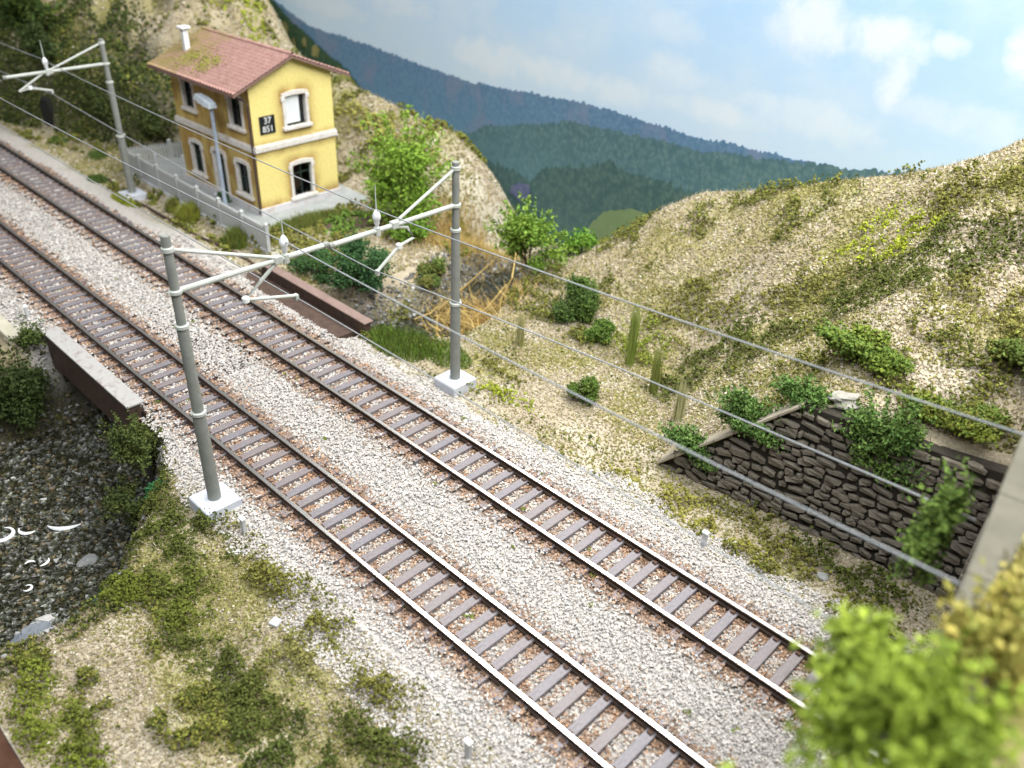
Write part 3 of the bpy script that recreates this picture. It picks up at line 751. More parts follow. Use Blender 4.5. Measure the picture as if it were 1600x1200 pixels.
for i in range(26):
    u = -L - OG + (L + 2 * OG) * (i + .5) / 26; r = (L + 2 * OG) / 52
    rt.add([(u + sx * r * (1.0 if sx < 0 else 1.06), W / 2 + .12 * math.sin(a) * (1 if sx < 0 else .9), HR + .10 + .11 * math.cos(a)) for sx in (-1, 1) for a in np.linspace(-1.6, 1.6, 6)],
           [(k, k + 1, k + 7, k + 6) for k in range(5)])
rt.build('ridge_tiles', M_ROOF, rf, smooth=True)
# moss clumps on the tiles
P = []; 
for cu, cv, ru, rv, n in ((-5.2, .62, .9, .28, 420), (-3.55, .66, .85, .25, 420), (-4.4, .55, 1.8, .4, 180)):
    u = cu + rs.normal(0, ru * .45, n); q = np.clip(cv + rs.normal(0, rv * .45, n), .1, .97); d = q * (W / 2 + OE)
    P.append(np.stack([u, W / 2 - d, HR - sl_ * d + .145], 1))
P = np.concatenate(P); V, F, C = grains(P, rs.uniform(.02, .05, len(P)), pick([LIME, OLIVE, (.30, .29, .06)], len(P)), .6)
tag(obj_np('moss', V, F, M_CRUMB, rf, col=C), kind='stuff')
ch = MB().box(-6.35, -6.08, .55, .82, 6.2, 7.55).build('chimney', M_INSUL, rf, bevel=.015)
MB().box(-6.47, -5.96, .43, .94, 7.55, 7.70).build('cap', M_INSUL, ch, bevel=.05)
dp = MB().tube([(-.12, -.9, HE - .02), (-.12, -.2, HE - .35), (-.06, -.09, HE - .6), (-.06, -.09, .1)], .055, 8).build('drainpipe', M_GIRD, hs, smooth=True)
M_PLATE = NT('black_enamel').base((.012, .013, .015), .45, 0, .4)
sg = MB().box(.004, .05, .38, 1.2, 3.86, 4.68).build('number_plate', M_PLATE, hs, bevel=.006)
def text(body, size, loc, rot, parent, mat, ext=.004):
    cu = bpy.data.curves.new('txt', 'FONT'); cu.body = body; cu.size = size; cu.extrude = ext; cu.align_x = 'CENTER'; cu.align_y = 'CENTER'
    ob = bpy.data.objects.new('tmp', cu); COL.objects.link(ob)
    dg = bpy.context.evaluated_depsgraph_get(); me = bpy.data.meshes.new_from_object(ob.evaluated_get(dg)); bpy.data.objects.remove(ob)
    me.materials.clear(); me.materials.append(mat)
    o = bpy.data.objects.new('lettering', me); o.location = loc; o.rotation_euler = rot; return link(o, parent)
M_LET = NT('white_lettering').base((.75, .75, .73), .5)
text('37', .42, (.056, .80, 4.46), (R(90), 0, R(90)), sg, M_LET); text('851', .40, (.056, .79, 4.07), (R(90), 0, R(90)), sg, M_LET)
# paved apron round the house
ap = MB().prism([(-46.0, 18.75), (-34.3, 18.6), (-34.5, 26.0), (-45.4, 26.0)], 'z', -.3, .0).build('pavement', mottled('grey_paving', (.27, .285, .28), (.37, .385, .375), 2, .85, 0, .2))
tag(ap, kind='structure')

# ------------------------------------------------------------------ picket fence
M_FENCE = mottled('grey_fence_paint', (.44, .45, .44), (.54, .55, .54), 3, .65)
def fence(a, b, label, npan, hgt=1.25):
    a = Vector((a[0], a[1], 0)); b = Vector((b[0], b[1], 0)); Ln = (b - a).length; ang = math.atan2(b.y - a.y, b.x - a.x)
    f = empty('picket_fence', (a.x, a.y, -.12), ang); tag(f, label, 'fence', 'grey picket fences round the house yard')
    for i in range(npan + 1):
        x = Ln * i / npan
        po = MB().box(x - .08, x + .08, -.08, .08, 0, hgt + .1).add([(x-.1, -.1, hgt+.1), (x+.1, -.1, hgt+.1), (x+.1, .1, hgt+.1), (x-.1, .1, hgt+.1), (x, 0, hgt+.2)], [(0,1,4),(1,2,4),(2,3,4),(3,0,4),(3,2,1,0)]).build('post', M_FENCE, f)
    for i in range(npan):
        for z in (.28, .95): MB().box(Ln * i / npan + .08, Ln * (i + 1) / npan - .08, .012, .05, z, z + .09).build('crossbar', M_FENCE, f)
    MB().box(0, Ln, -.09, .09, -.06, .09).build('kerb', M_CONC, f)
    n = int(Ln / .155)
    for i in range(n):
        x = .12 + (Ln - .24) * i / (n - 1)
        o = bpy.data.objects.new('picket', PK); o.location = (x, 0, 0); link(o, f)
PK = MB().prism([(-.055, .06), (.055, .06), (.055, 1.15), (0, 1.27), (-.055, 1.15)], 'y', -.025, .01).mesh('picket', M_FENCE)
fence((-46.6, 18.62), (-32.2, 18.42), 'long grey picket fence in front of the house, along the track', 7)
fence((-46.5, 18.8), (-45.3, 23.2), 'grey picket fence at the left side of the house yard', 2)
fence((-44.0, 19.3), (-43.0, 20.3), 'short grey picket fence piece inside the yard, at the house wall', 1)

# ------------------------------------------------------------------ lamp post
lp = empty('street_lamp', (-37.75, 19.55, .0)); tag(lp, 'tall grey lamp post with flat head in front of the yellow house', 'lamp post')
M_LAMP = mottled('blue_grey_lamp_paint', (.28, .33, .40), (.36, .41, .48), 4, .4)
MB().lathe([(.12, 0), (.12, .5), (.10, .55), (.09, 4.9), (.075, 5.0)], 10).build('pole', M_LAMP, lp, smooth=True)
hd = MB().add([(.18,-.17,4.95),(-.25,-.2,4.98),(-1.0,-.17,5.12),(-1.0,.17,5.12),(-.25,.2,4.98),(.18,.17,4.95),(.14,-.13,5.15),(-.25,-.16,5.24),(-.93,-.13,5.31),(-.93,.13,5.31),(-.25,.16,5.24),(.14,.13,5.15)],
   [(5,4,3,2,1,0),(6,7,8,9,10,11)] + [(i, (i+1) % 6, (i+1) % 6 + 6, i + 6) for i in range(6)]).build('lamp_head', mottled('pale_lamp_head', (.52, .58, .64), (.62, .68, .74), 3, .35), lp, bevel=.02); hd.scale = (1.2, 1.3, 1.25); hd.location = (0, 0, -1.27)
MB().box(-.85, -.3, -.12, .12, 4.99, 5.03).build('diffuser', M_INSUL, hd)

# ------------------------------------------------------------------ cable trough along the yard, brown retaining block
pts = [(-46.5, 17.6), (-44, 17.3), (-41.5, 17.35), (-39, 17.25), (-36.5, 17.2), (-34.5, 17.5), (-32.5, 17.6), (-31, 17.4)]
o = MB().tube([(x, y, float(H(x, y)) + .05) for x, y in pts], .075, 6).build('cable', M_GIRD, smooth=True); tag(o, 'dark cable lying along the sandy strip before the fence', 'cable')
o = MB().box(-1.5, 1.5, -.45, .45, -1.5, .08).build('retaining_block', M_GIRD, bevel=.03); o.location = (-32.2, 23.2, 0); o.rotation_euler = (0, 0, 1.1)
tag(o, 'dark brown low retaining block right of the house', 'block')

# ------------------------------------------------------------------ dry stone retaining wall
M_MORT = mottled('dark_wall_joints', (.028, .024, .018), (.05, .042, .03), 6, .95)
ms = NT('wall_stone'); oi = ms.n('ShaderNodeObjectInfo'); v = ms.coord()
c = ms.ramp(ms.noise(v, 3.5, 5), [(.3, (.13, .11, .085)), (.7, (.215, .19, .15))]); c = ms.mix(ms.math('MULTIPLY', oi.outputs['Random'], .5), c, (.115, .10, .08)); ms.bump(ms.noise(v, 9, 3), .4, .03); M_WST = ms.base(c, .9, 0, .15)
A2 = math.atan(.07)
rw = empty('retaining_wall', (-11.2, float(wall_y(-11.2)) - .22, -.45), A2)
tag(rw, 'dark dry stone retaining wall with sloping left end, below the right hill', 'wall')
WL = 9.9
def wtop(u): return float(wall_top(-11.2 + u)) + .45
MB().prism([(0, -.3), (WL, -.3), (WL, wtop(WL) - .02), (7.6, wtop(7.6) - .02), (3.9, wtop(3.9) - .02), (0, .05)], 'y', .06, .45).build('backing', M_MORT, rw)
def stone_mesh(seed):
    r = np.random.RandomState(seed); bm = bmesh.new(); bmesh.ops.create_cube(bm, size=1.0)
    bmesh.ops.bevel(bm, geom=list(bm.edges), offset=.2, segments=1, affect='EDGES')
    for vt in bm.verts: vt.co += Vector(r.normal(0, .065, 3))
    me = bpy.data.meshes.new('wall_stone'); bm.to_mesh(me); bm.free(); me.materials.append(M_WST); return me
SM = [stone_mesh(k) for k in range(7)]
cands = []; z = -.05
while z < 4.5:
    hh = rnd.uniform(.15, .27); u = rnd.uniform(-.3, .1)
    while u < WL:
        w = rnd.uniform(.2, .62) * (1.0 if rnd.random() > .2 else .55)
        zc = z + hh / 2 + .10 * math.sin(u * 1.1 + z * 2.3) + .05 * math.sin(u * 3.7 + z * 5) + rnd.uniform(-.03, .03)
        if u + w * .2 > -.05 and zc + hh * .3 < wtop(min(max(u + w * .35, 0), WL)): cands.append((u + w / 2, zc, w, hh * rnd.uniform(.72, 1.0)))
        u += w + rnd.uniform(.03, .09)
    z += hh + .045
for i, (u, zc, w, hh) in enumerate(cands[:300] if len(cands) <= 300 else cands):
    if i >= 300: break
    o = bpy.data.objects.new('wall_stone', SM[rnd.randrange(7)]); o.location = (u, .05 + rnd.uniform(-.03, .02), zc)
    o.scale = (w, .22, hh * rnd.uniform(.88, 1.05)); o.rotation_euler = (rnd.uniform(-.08, .08), rnd.gauss(0, .13), rnd.uniform(-.1, .1)); link(o, rw)
print('wall stones', len(cands))
if len(cands) > 300:
    Vv = []; Ff = []; b = 0
    for (u, zc, w, hh) in cands[300:]:
        me = SM[rnd.randrange(7)]; co = np.array([v.co for v in me.vertices]) * (w, .22, hh) + (u, .05 + rnd.uniform(-.03, .02), zc)
        Vv += co.tolist(); Ff += [tuple(q + b for q in p.vertices) for p in me.polygons]; b = len(Vv)
    tag(MB().add(Vv, Ff).build('upper_wall_stones', M_WST, rw), kind='stuff')
M_COPE = mottled('beige_coping', (.33, .29, .22), (.45, .40, .31), 3, .9, 0, .3)
def cope(u0, z0, u1, z1):
    n = max(1, int(math.hypot(u1 - u0, z1 - z0) / .75))
    for i in range(n):
        a, b = i / n, (i + .97) / n
        p = [(u0+(u1-u0)*a, z0+(z1-z0)*a), (u0+(u1-u0)*b, z0+(z1-z0)*b)]
        MB().add([(p[k][0], y, p[k][1] + dz) for k in (0, 1) for y in (-.12, .42) for dz in (0, .13)], [(0,1,3,2),(4,6,7,5),(0,4,5,1),(2,3,7,6),(0,2,6,4),(1,5,7,3)]).build('coping_stone', M_COPE, rw, bevel=.02)
cope(.0, .02, 3.9, wtop(3.9) - .03)

# ------------------------------------------------------------------ tunnel portal and the hill above it
M_PORT = mottled('portal_masonry', (.20, .18, .15), (.31, .285, .24), 2, .9, 0, .4, .04)
M_COPP = mottled('pale_portal_coping', (.105, .10, .075), (.15, .142, .108), 2.2, .85, 0, .3)
AP = math.atan2(.64, 4.76)
tp_ = empty('tunnel_portal', (-1.10 + .05, 9.6, -.5), AP)
tag(tp_, 'stone tunnel portal with pale coping, half hidden by bushes at the right edge', 'tunnel portal')
# local: y along the portal, x through the wall (front at x = 0.02)
yc, rad, spring, zt = 2.75, 4.75, 1.7, 8.35
outer = []; 
arc = [(yc + rad * math.cos(a), spring + rad * math.sin(a)) for a in np.linspace(0, math.pi, 25)]
m = MB(); fr = .05; bk = .55
poly = [(yc + rad, 0), (11.2, 0), (11.2, zt), (-5.5, zt), (-5.5, 0), (yc - rad, 0)] + [arc[24 - i] for i in range(25)]
m.prism(poly, 'x', fr, bk).build('face_wall', M_PORT, tp_)
for i in range(24):
    a0, a1 = math.pi * i / 24 + .008, math.pi * (i + 1) / 24 - .008
    q = [(yc + r * math.cos(a), spring + r * math.sin(a)) for r, a in ((rad - .02, a0), (rad + .55, a0), (rad + .55, a1), (rad - .02, a1))]
    MB().prism(q, 'x', -.05, .3).build('arch_stone', M_PORT, tp_, bevel=.015)
for i in range(8):
    y0 = -5.5 + 16.7 * i / 8; MB().box(-.08, .50, y0, y0 + 16.7 / 8 - .012, zt, zt + .18).build('coping_stone', M_COPP, tp_, bevel=.02)
lin = MB(); pv = arc; vs = []; fs = []
for x in (.3, 7.5):
    for y, z_ in [(yc + rad, 0)] + pv + [(yc - rad, 0)]: vs.append((x, y, z_))
k = 27
for i in range(k - 1): fs.append((i, i + 1, k + i + 1, k + i))
lin.add(vs, fs).build('tunnel_lining', M_DARKST, tp_)
MB().box(7.5, 7.6, yc - 5, yc + 5, 0, 7).build('tunnel_end', M_DARKST, tp_)
tx = np.arange(-2.6, 8.2, .25); ty = np.arange(2.4, 23.6, .25); TX, TY = np.meshgrid(tx, ty, indexing='ij')
fx_ = -1.05 - (TY - 9.6) * .1345 + .52
TXs = fx_ + (TX + 2.6)
TZ = 7.62 + (fbm(TXs, TY, 3, 4) - .5) * .9 * ss(0, 1.0, TX + 2.6) + np.maximum(TX + 1.5, 0) * .12 + .16 * np.maximum(TY - 13, 0) * 0
tc = lerp(np.array(SAND) * .9, np.array(OLIVE) * 1.4, ss(.4, .6, fbm(TXs, TY, 1.5))); tc = lerp(tc, np.array(HAY), .6 * ss(.45, .6, fbm(TXs + 9, TY, 2)))
idx = np.arange(TX.size).reshape(TX.shape)
F = np.stack([idx[:-1, :-1], idx[1:, :-1], idx[1:, 1:], idx[:-1, 1:]], -1).reshape(-1, 4)
V = np.stack([TXs, TY, TZ], -1).reshape(-1, 3); C = tc.reshape(-1, 3)
nv = len(V); e = idx[:, 0]; V2 = V[e].copy(); V2[:, 2] = -1; C2 = C[e]
Fs = np.stack([e[:-1], nv + np.arange(len(e) - 1), nv + np.arange(1, len(e)), e[1:]], -1)
tag(obj_np('hill_over_tunnel', np.concatenate([V, V2]), np.concatenate([F, Fs]), M_GROUND, col=np.concatenate([C, C2]), smooth=True), kind='structure')
def HT(x, y):
    i = np.clip(((x - (-1.05 - (y - 9.6) * .1345 + .52)) / .25).astype(int), 0, len(tx) - 1); j = np.clip(((y - 2.4) / .25).astype(int), 0, len(ty) - 1)
    return TZ[i, j]

# ------------------------------------------------------------------ plants
def plant(name, label, cat, x, y, r, hgt, cols, n, size, style='foam', z=None, group=None, lumps=9, stems=3, droop=0.0):
    """a shrub: lumps of small leaves or foam crumbs over a few stems"""
    rx, ry = (r, r) if np.isscalar(r) else r
    z0 = float(H(x, y)) - .06 if z is None else z
    p = empty(name, (x, y, z0)); tag(p, label, cat, group)
    if style == 'grass':
        a = rs.uniform(0, 2*np.pi, n); q = np.sqrt(rs.rand(n))
        gx_, gy_ = q * np.cos(a) * rx, q * np.sin(a) * ry
        gz = (H(x + gx_, y + gy_) - z0 if z is None else 0 * gx_) - .03
        hh = hgt * rs.uniform(.45, 1.0, n) * (1 - .5 * q ** 2)
        V, F, C = blades(np.stack([gx_, gy_, gz], 1), hh, np.full(n, size), pick(cols, n, .2), .28)
        obj_np('foliage', V, F, M_LEAF, p, col=C); return p
    cs = []; 
    for k in range(lumps):
        a = rnd.uniform(0, 6.28); q = math.sqrt(rnd.random()) * .68; zz = rnd.uniform(.22, .80) if k else .62
        sh = 1 - .55 * max(0, zz - .5) / .5
        cs.append((q * math.cos(a) * rx * sh, q * math.sin(a) * ry * sh, zz * hgt - droop * q * hgt))
    cs = np.array(cs); lr = rs.uniform(.24, .46, lumps) * (1 if lumps < 15 else .85)
    which = rs.randint(0, lumps, n); d = rs.normal(size=(n, 3)); d /= np.linalg.norm(d, axis=1)[:, None]
    rr_ = rs.rand(n) ** .38 * (1 + .25 * rs.normal(size=n).clip(-1, 1.6))
    P = cs[which] + d * rr_[:, None] * lr[which][:, None] * np.array((rx, ry, hgt * .62))
    P[:, 2] = np.maximum(P[:, 2], rs.uniform(-.02, .12, n) * hgt)
    lc = pick(cols, lumps, .1); C0 = lc[which] * .45 + pick(cols, n, .22) * .55
    if style == 'leaf' and n > 1000:
        k = n // 5; ns = 26; a = rs.uniform(0, 6.28, ns); el = rs.uniform(.1, 1.4, ns); w = rs.randint(0, ns, k); t = rs.uniform(.35, 1.18, k)[:, None]
        dv = np.stack([np.cos(a) * np.cos(el) * rx, np.sin(a) * np.cos(el) * ry, np.sin(el) * hgt * .72], 1)
        P[:k] = np.array((0, 0, hgt * .35)) + dv[w] * t + rs.normal(0, size * .7, (k, 3))
    sz = size * rs.uniform(.6, 1.25, n)
    if style == 'foam': V, F, C = grains(P, sz, C0)
    else: V, F, C = leaves(P, sz, C0)
    obj_np('foliage', V, F, M_LEAF, p, col=C)
    s = MB()
    for k in range(stems):
        t = cs[k % lumps]; s.tube([(t[0] * .1, t[1] * .1, -.05), (t[0] * .45, t[1] * .45, t[2] * .5), tuple(t)], [.05, .035, .015], 5)
    s.build('stem', M_GIRD, p)
    return p
fol = 'foam'
plant('leafy_shrub', 'big bright green leafy bush right of the yellow house', 'bush', -31.0, 25.3, (2.8, 2.1), 4.7, [(.17, .29, .03), (.13, .23, .025), (.22, .34, .04)], 8000, .10, 'leaf', lumps=24, stems=7)
plant('leafy_shrub', 'small bright green bush at the foot of the big bush right of the house', 'bush', -29.0, 24.0, (1.3, 1.0), 1.2, [FRESH, (.12, .22, .025)], 1500, .10, 'leaf')
plant('round_shrub', 'round olive green bush on the stony bank behind the centre mast', 'bush', -26.4, 22.9, .95, 1.3, [MID, (.09, .13, .03), OLIVE], 2200, .055)
plant('dark_shrub', 'large dark bluish green bush behind the far bridge parapet', 'bush', -27.2, 19.7, (1.7, 1.5), 2.1, [DEEP, (.045, .11, .03), (.03, .075, .03)], 4200, .06, lumps=13)
plant('dark_shrub', 'low dark green bush at the left end of the far bridge parapet', 'bush', -29.6, 19.2, (1.5, 1.1), 1.1, [DEEP, (.05, .11, .03), (.07, .12, .03)], 2600, .055)
plant('grassy_mound', 'green grassy tuft at the right end of the far bridge parapet', 'grass', -22.6, 17.9, (1.7, 1.0), .75, [MID, FRESH, (.13, .18, .03), MOSS], 3000, .016, 'grass')
plant('grassy_mound', 'green grass fringe beside the little stream below the centre mast', 'grass', -20.7, 18.6, (1.3, .7), .5, [MID, FRESH, (.16, .22, .03)], 1600, .016, 'grass')
plant('leafy_shrub', 'bright green bush in the valley mouth right of the dry roots', 'bush', -23.0, 25.6, (2.1, 1.5), 2.7, [FRESH, (.13, .24, .03), (.20, .28, .04)], 5200, .09, 'leaf', lumps=18)
plant('leafy_shrub', 'small vivid green bush against the backdrop in the valley', 'bush', -22.6, 28.6, (.9, .8), 1.3, [(.12, .27, .03), FRESH], 1300, .09, 'leaf')
plant('round_shrub', 'dense dark green bush right of the valley, biggest of three round ones', 'bush', -18.9, 23.9, (1.15, 1.0), 1.75, [(.07, .12, .02), MID, (.05, .09, .02)], 3600, .055, lumps=12)
plant('round_shrub', 'small round dark green bush between the two other round ones', 'bush', -17.1, 23.3, .62, 1.05, [(.08, .14, .02), MID], 1700, .05)
plant('round_shrub', 'lone round dark green bush on the bare sand beyond the tracks', 'bush', -15.0, 19.8, .65, 1.1, [(.075, .13, .02), (.10, .15, .025)], 1800, .05)
plant('mossy_shrub', 'flat moss green bush on top of the stone retaining wall', 'bush', -7.0, 21.6, (1.6, .9), 1.0, [(.12, .17, .02), MID, (.16, .2, .025)], 3400, .06, lumps=12)
plant('ivy', 'leafy green ivy along the sloping end of the stone wall', 'ivy', -8.75, 19.45, (1.5, .6), 1.25, [(.10, .19, .04), (.07, .14, .03), (.16, .25, .06)], 5200, .06, 'leaf', lumps=20, z=1.75)
plant('ivy', 'low green ivy at the bottom left end of the stone wall', 'ivy', -10.3, 19.25, (1.2, .5), .95, [(.10, .19, .04), (.07, .14, .03), (.16, .25, .06)], 3400, .06, 'leaf', lumps=14, z=.15)
plant('ivy', 'green ivy climbing to the top corner of the stone wall', 'ivy', -7.55, 19.75, (1.0, .6), 1.1, [(.10, .19, .04), (.07, .14, .03), (.16, .25, .06)], 2600, .06, 'leaf', lumps=12, z=2.9)
plant('ivy', 'green ivy hanging over the middle of the stone wall', 'ivy', -5.2, 19.65, (1.3, .65), 2.3, [(.09, .17, .035), (.06, .12, .025), (.15, .23, .05)], 7000, .06, 'leaf', lumps=24, z=2.15)
plant('mossy_shrub', 'olive moss cushion above the right end of the stone wall', 'bush', -3.9, 20.6, (1.5, .85), .9, [(.15, .18, .02), OLIVE, MID], 2200, .055, lumps=10)
plant('mossy_shrub', 'dark olive bush at the right edge above the stone wall', 'bush', -3.2, 22.6, (1.2, .9), 1.0, [(.10, .12, .02), MOSS, MID], 2400, .06, lumps=10)
# at the house
plant('grass_tuft', 'yellow green grass tuft in front of the fence, nearest the lamp post', 'grass', -38.6, 17.95, (.75, .5), 1.15, [(.26, .28, .04), LIME, OLIVE], 900, .028, 'grass')
plant('grass_tuft', 'green grass tuft at the right part of the front fence', 'grass', -34.4, 18.05, (.65, .45), 1.1, [(.20, .24, .04), OLIVE, MID], 800, .028, 'grass')
plant('grass_tuft', 'small olive grass tuft at the fence left of the bright tuft', 'grass', -40.5, 18.1, (.4, .3), .8, [OLIVE, (.20, .24, .04)], 400, .026, 'grass')
plant('grass_tuft', 'lime green low tuft at the foot of the upper left mast', 'grass', -43.2, 16.9, (1.2, .45), .45, [LIME, (.26, .28, .04)], 900, .026, 'grass')
plant('grass_strip', 'strip of tall green grass along the right end of the house pavement', 'grass', -33.7, 21.4, (.7, 2.2), .75, [(.20, .23, .05), OLIVE, MID], 2000, .026, 'grass')
plant('grass_strip', 'tuft of green grass at the yard corner before the house', 'grass', -33.6, 18.9, (.7, .5), .6, [OLIVE, MID, (.2, .22, .05)], 700, .026, 'grass')
plant('round_shrub', 'dark green little bush beside the house door', 'bush', -38.9, 20.1, (.5, .35), .5, [DEEP, (.05, .09, .03)], 600, .05)
plant('leafy_shrub', 'dark green leafy bush against the left end of the house', 'bush', -45.0, 24.0, (1.3, 1.2), 3.4, [(.04, .09, .02), DEEP, (.07, .12, .02)], 2600, .12, 'leaf', lumps=12)
plant('ivy', 'dark green trailing bush on the cliff top at the upper left corner', 'bush', -62.0, 20.6, (4.2, 1.8), 3.4, [(.06, .10, .02), (.04, .07, .015), (.10, .14, .02)], 4200, .15, 'leaf', lumps=18)
for (x, y, lab) in [(-54.5, 18.2, 'small green tuft on the sandy strip, farthest left'), (-50.6, 18.8, 'small green tuft on the sandy strip left of the fence'), (-46.9, 17.2, 'small green tuft left of the upper left mast')]:
    plant('grass_tuft', lab, 'grass', x, y, (.75, .5), .45, [MID, (.07, .12, .03)], 500, .03, 'grass')
for (x, y, r, hh, lab, cc) in [(-57.5, 19.4, (2.6, .7), 2.2, 'dark green ivy curtain on the cliff beside the dark recess', [(.035, .055, .015), (.055, .08, .02)]), (-52.6, 20.3, (2.6, .7), 1.9, 'olive ivy curtain on the cliff left of the picket fence', [(.06, .075, .02), (.09, .105, .025), (.04, .06, .015)]), (-49.3, 21.6, (1.6, .8), 1.7, 'dark ivy on the cliff directly behind the fence corner', [(.05, .07, .02), (.08, .10, .025)])]:
    plant('ivy', lab, 'ivy', x, y, r, hh, cc, 1800, .11, 'leaf', lumps=12)
# near gully
plant('dark_shrub', 'dark green bush at the right end of the near bridge parapet', 'bush', -23.4, 7.9, (1.6, .9), 1.5, [(.075, .10, .02), MOSS, (.05, .075, .02)], 4600, .055, 'leaf', z=-1.45, lumps=20)
plant('dark_shrub', 'dark green growth on the gully side under the near parapet end', 'bush', -22.6, 6.9, (1.1, .9), 1.4, [(.06, .085, .018), MOSS, (.045, .065, .018)], 2600, .055, 'leaf', z=-2.9, lumps=14)
plant('dark_shrub', 'bluish green little bush left of the nearest mast block', 'bush', -20.7, 7.35, (.55, .4), .6, [(.03, .12, .04), (.04, .15, .05)], 700, .05, z=-.95)
plant('grassy_mound', 'bluish green grass along the stream bank at lower left', 'grass', -19.6, 3.9, (.6, 1.3), .6, [(.025, .11, .04), (.03, .14, .05)], 1500, .02, 'grass')
plant('dark_shrub', 'dark ivy mass on the gully cliff below the left wall stub', 'ivy', -31.0, 6.7, (1.6, 1.5), 3.1, [(.035, .055, .012), (.05, .075, .015), (.03, .045, .01)], 6000, .075, 'leaf', lumps=26, z=-3.6)
plant('dark_shrub', 'dark green hanging bush at the left end of the near bridge parapet', 'bush', -31.7, 8.0, (.9, .7), 1.3, [(.07, .10, .02), (.05, .075, .015)], 1300, .065, 'leaf', z=-1.0)
# foreground, above the tunnel
for (x, y, r, hh, cols, n, lab) in [
    (-.75, 6.75, (1.15, 1.35), 1.9, [(.23, .31, .03), (.30, .385, .045), (.14, .20, .025)], 4200, 'blurred yellow green bush filling the bottom right corner'),
    (-1.62, 7.9, (.6, .75), .95, [(.25, .33, .035), (.32, .40, .05), (.16, .22, .03)], 1300, 'small blurred lime bush overhanging the far track at bottom right'),
    (-.75, 5.2, (1.2, .7), 1.5, [(.20, .28, .03), (.27, .35, .04), (.12, .18, .03)], 1700, 'blurred green bush at the bottom edge, right corner'),
    (-.55, 9.0, (.7, 1.0), 1.5, [(.40, .33, .08), (.32, .28, .06), (.24, .25, .05)], 1300, 'blurred ochre yellow bush at the right edge beside the portal coping'),
    (-.65, 11.2, (.45, 1.2), .8, [(.42, .36, .11), (.30, .28, .08)], 900, 'blurred straw coloured growth behind the portal coping'),
    (-2.35, 13.8, (.45, 1.2), 2.2, [(.10, .17, .03), (.14, .21, .035), (.07, .11, .02)], 1900, 'blurred green creeper hanging on the left face of the tunnel portal')]:
    zz = float(HT(np.array(x), np.array(y))) - .1 if x > -1.2 else (7.6 if y < 10 else 4.7)
    plant('foreground_bush', lab, 'bush', x, y, r, hh, cols, n, .075, 'leaf', z=zz, lumps=26)
# tall pale grass stalks on the sand
for (x, y, hh, cc, lab) in [(-15.2, 22.7, 3.0, [(.22, .29, .05), (.28, .34, .08)], 'tallest thin green grass stalk clump below the right hill'),
                            (-13.6, 22.0, 2.0, [(.22, .26, .06), (.27, .29, .08)], 'middle thin green grass stalk clump below the right hill'),
                            (-11.9, 21.0, 1.7, [(.45, .44, .22), (.52, .50, .28)], 'pale straw grass stalk clump beside the wall ivy'),
                            (-19.1, 21.0, 1.5, [(.45, .42, .18), (.5, .48, .25)], 'pale straw stalk clump right of the centre mast')]:
    p = empty('grass_stalks', (x, y, float(H(x, y)) - .03)); tag(p, lab, 'grass', 'tall grass stalks')
    n = 220; a = rs.uniform(0, 6.28, n); q = rs.rand(n) * .17
    V, F, C = blades(np.stack([q * np.cos(a), q * np.sin(a), 0 * a], 1), hh * rs.uniform(.5, 1, n), np.full(n, .014), pick(cc, n, .15), .035)
    obj_np('foliage', V, F, M_LEAF, p, col=C)
# dry roots
M_ROOT = mottled('dry_straw_root', (.42, .29, .09), (.60, .45, .18), 5, .85)
dr = empty('dry_roots', (-23.3, 22.6, -1.7)); tag(dr, 'tangle of dry golden roots and branches over the little stream', 'dry branches')
for k in range(34):
    a = rnd.uniform(0, 6.28); ln = rnd.uniform(.8, 2.6); p = Vector((rnd.gauss(0, 1.1), rnd.gauss(0, 1.0), rnd.uniform(.0, .5))); pts = [p.copy()]
    d = Vector((math.cos(a), math.sin(a), rnd.uniform(-.1, 1.1))).normalized(); r0 = rnd.uniform(.015, .045)
    for j in range(7):
        d = (d + Vector((rnd.gauss(0, .25), rnd.gauss(0, .25), rnd.gauss(-.04, .2)))).normalized(); p = p + d * ln / 7; pts.append(p.copy())
    MB().tube(pts, [r0 * (1 - .8 * j / 7) for j in range(8)], 5).build('branch', M_ROOT, dr, smooth=True)
for pts in ([(-1.2, -.9, .6), (-.7, -.4, 1.3), (-.1, 0, 2.1), (.5, .6, 3.0)], [(1.3, .2, .3), (1.1, .5, 1.5), (1.3, .9, 2.4), (.9, 1.5, 3.2)], [(.1, -.3, .3), (.7, .2, 1.1), (1.0, .9, 2.0)], [(-.2, -1.6, .3), (-.1, -1.4, 1.0), (.0, -1.0, 1.7)]):
    MB().tube(pts, [.06, .05, .04, .025][:len(pts)], 6).build('branch', M_ROOT, dr, smooth=True)
n = 2600; P = np.stack([rs.normal(0, 1.1, n), rs.normal(.2, 1.0, n), 0 * rs.rand(n)], 1); P[:, 2] = H(P[:, 0] - 23.3, P[:, 1] + 22.6) + 1.7
V, F, C = blades(P, rs.uniform(.1, .6, n), np.full(n, .014), pick([(.50, .34, .10), (.58, .43, .17), (.38, .24, .07)], n, .15), .9)
tag(obj_np('dry_fibres', V, F, M_LEAF, dr, col=C), kind='stuff')
hb = empty('dry_bush', (-28.6, 26.6, float(H(-28.6, 26.6)))); tag(hb, 'golden dry grass thicket on the flank of the left hill', 'dry grass')
n = 6500; P = np.stack([rs.normal(0, .95, n), rs.normal(.3, 1.3, n), 0 * rs.rand(n)], 1); P[:, 2] = H(P[:, 0] - 28.6, P[:, 1] + 26.6) - float(H(-28.6, 26.6))
V, F, C = blades(P, rs.uniform(.2, .75, n), np.full(n, .016), pick([(.46, .33, .11), (.55, .42, .17), (.36, .25, .07)], n, .15), .45); obj_np('foliage', V, F, M_LEAF, hb, col=C)

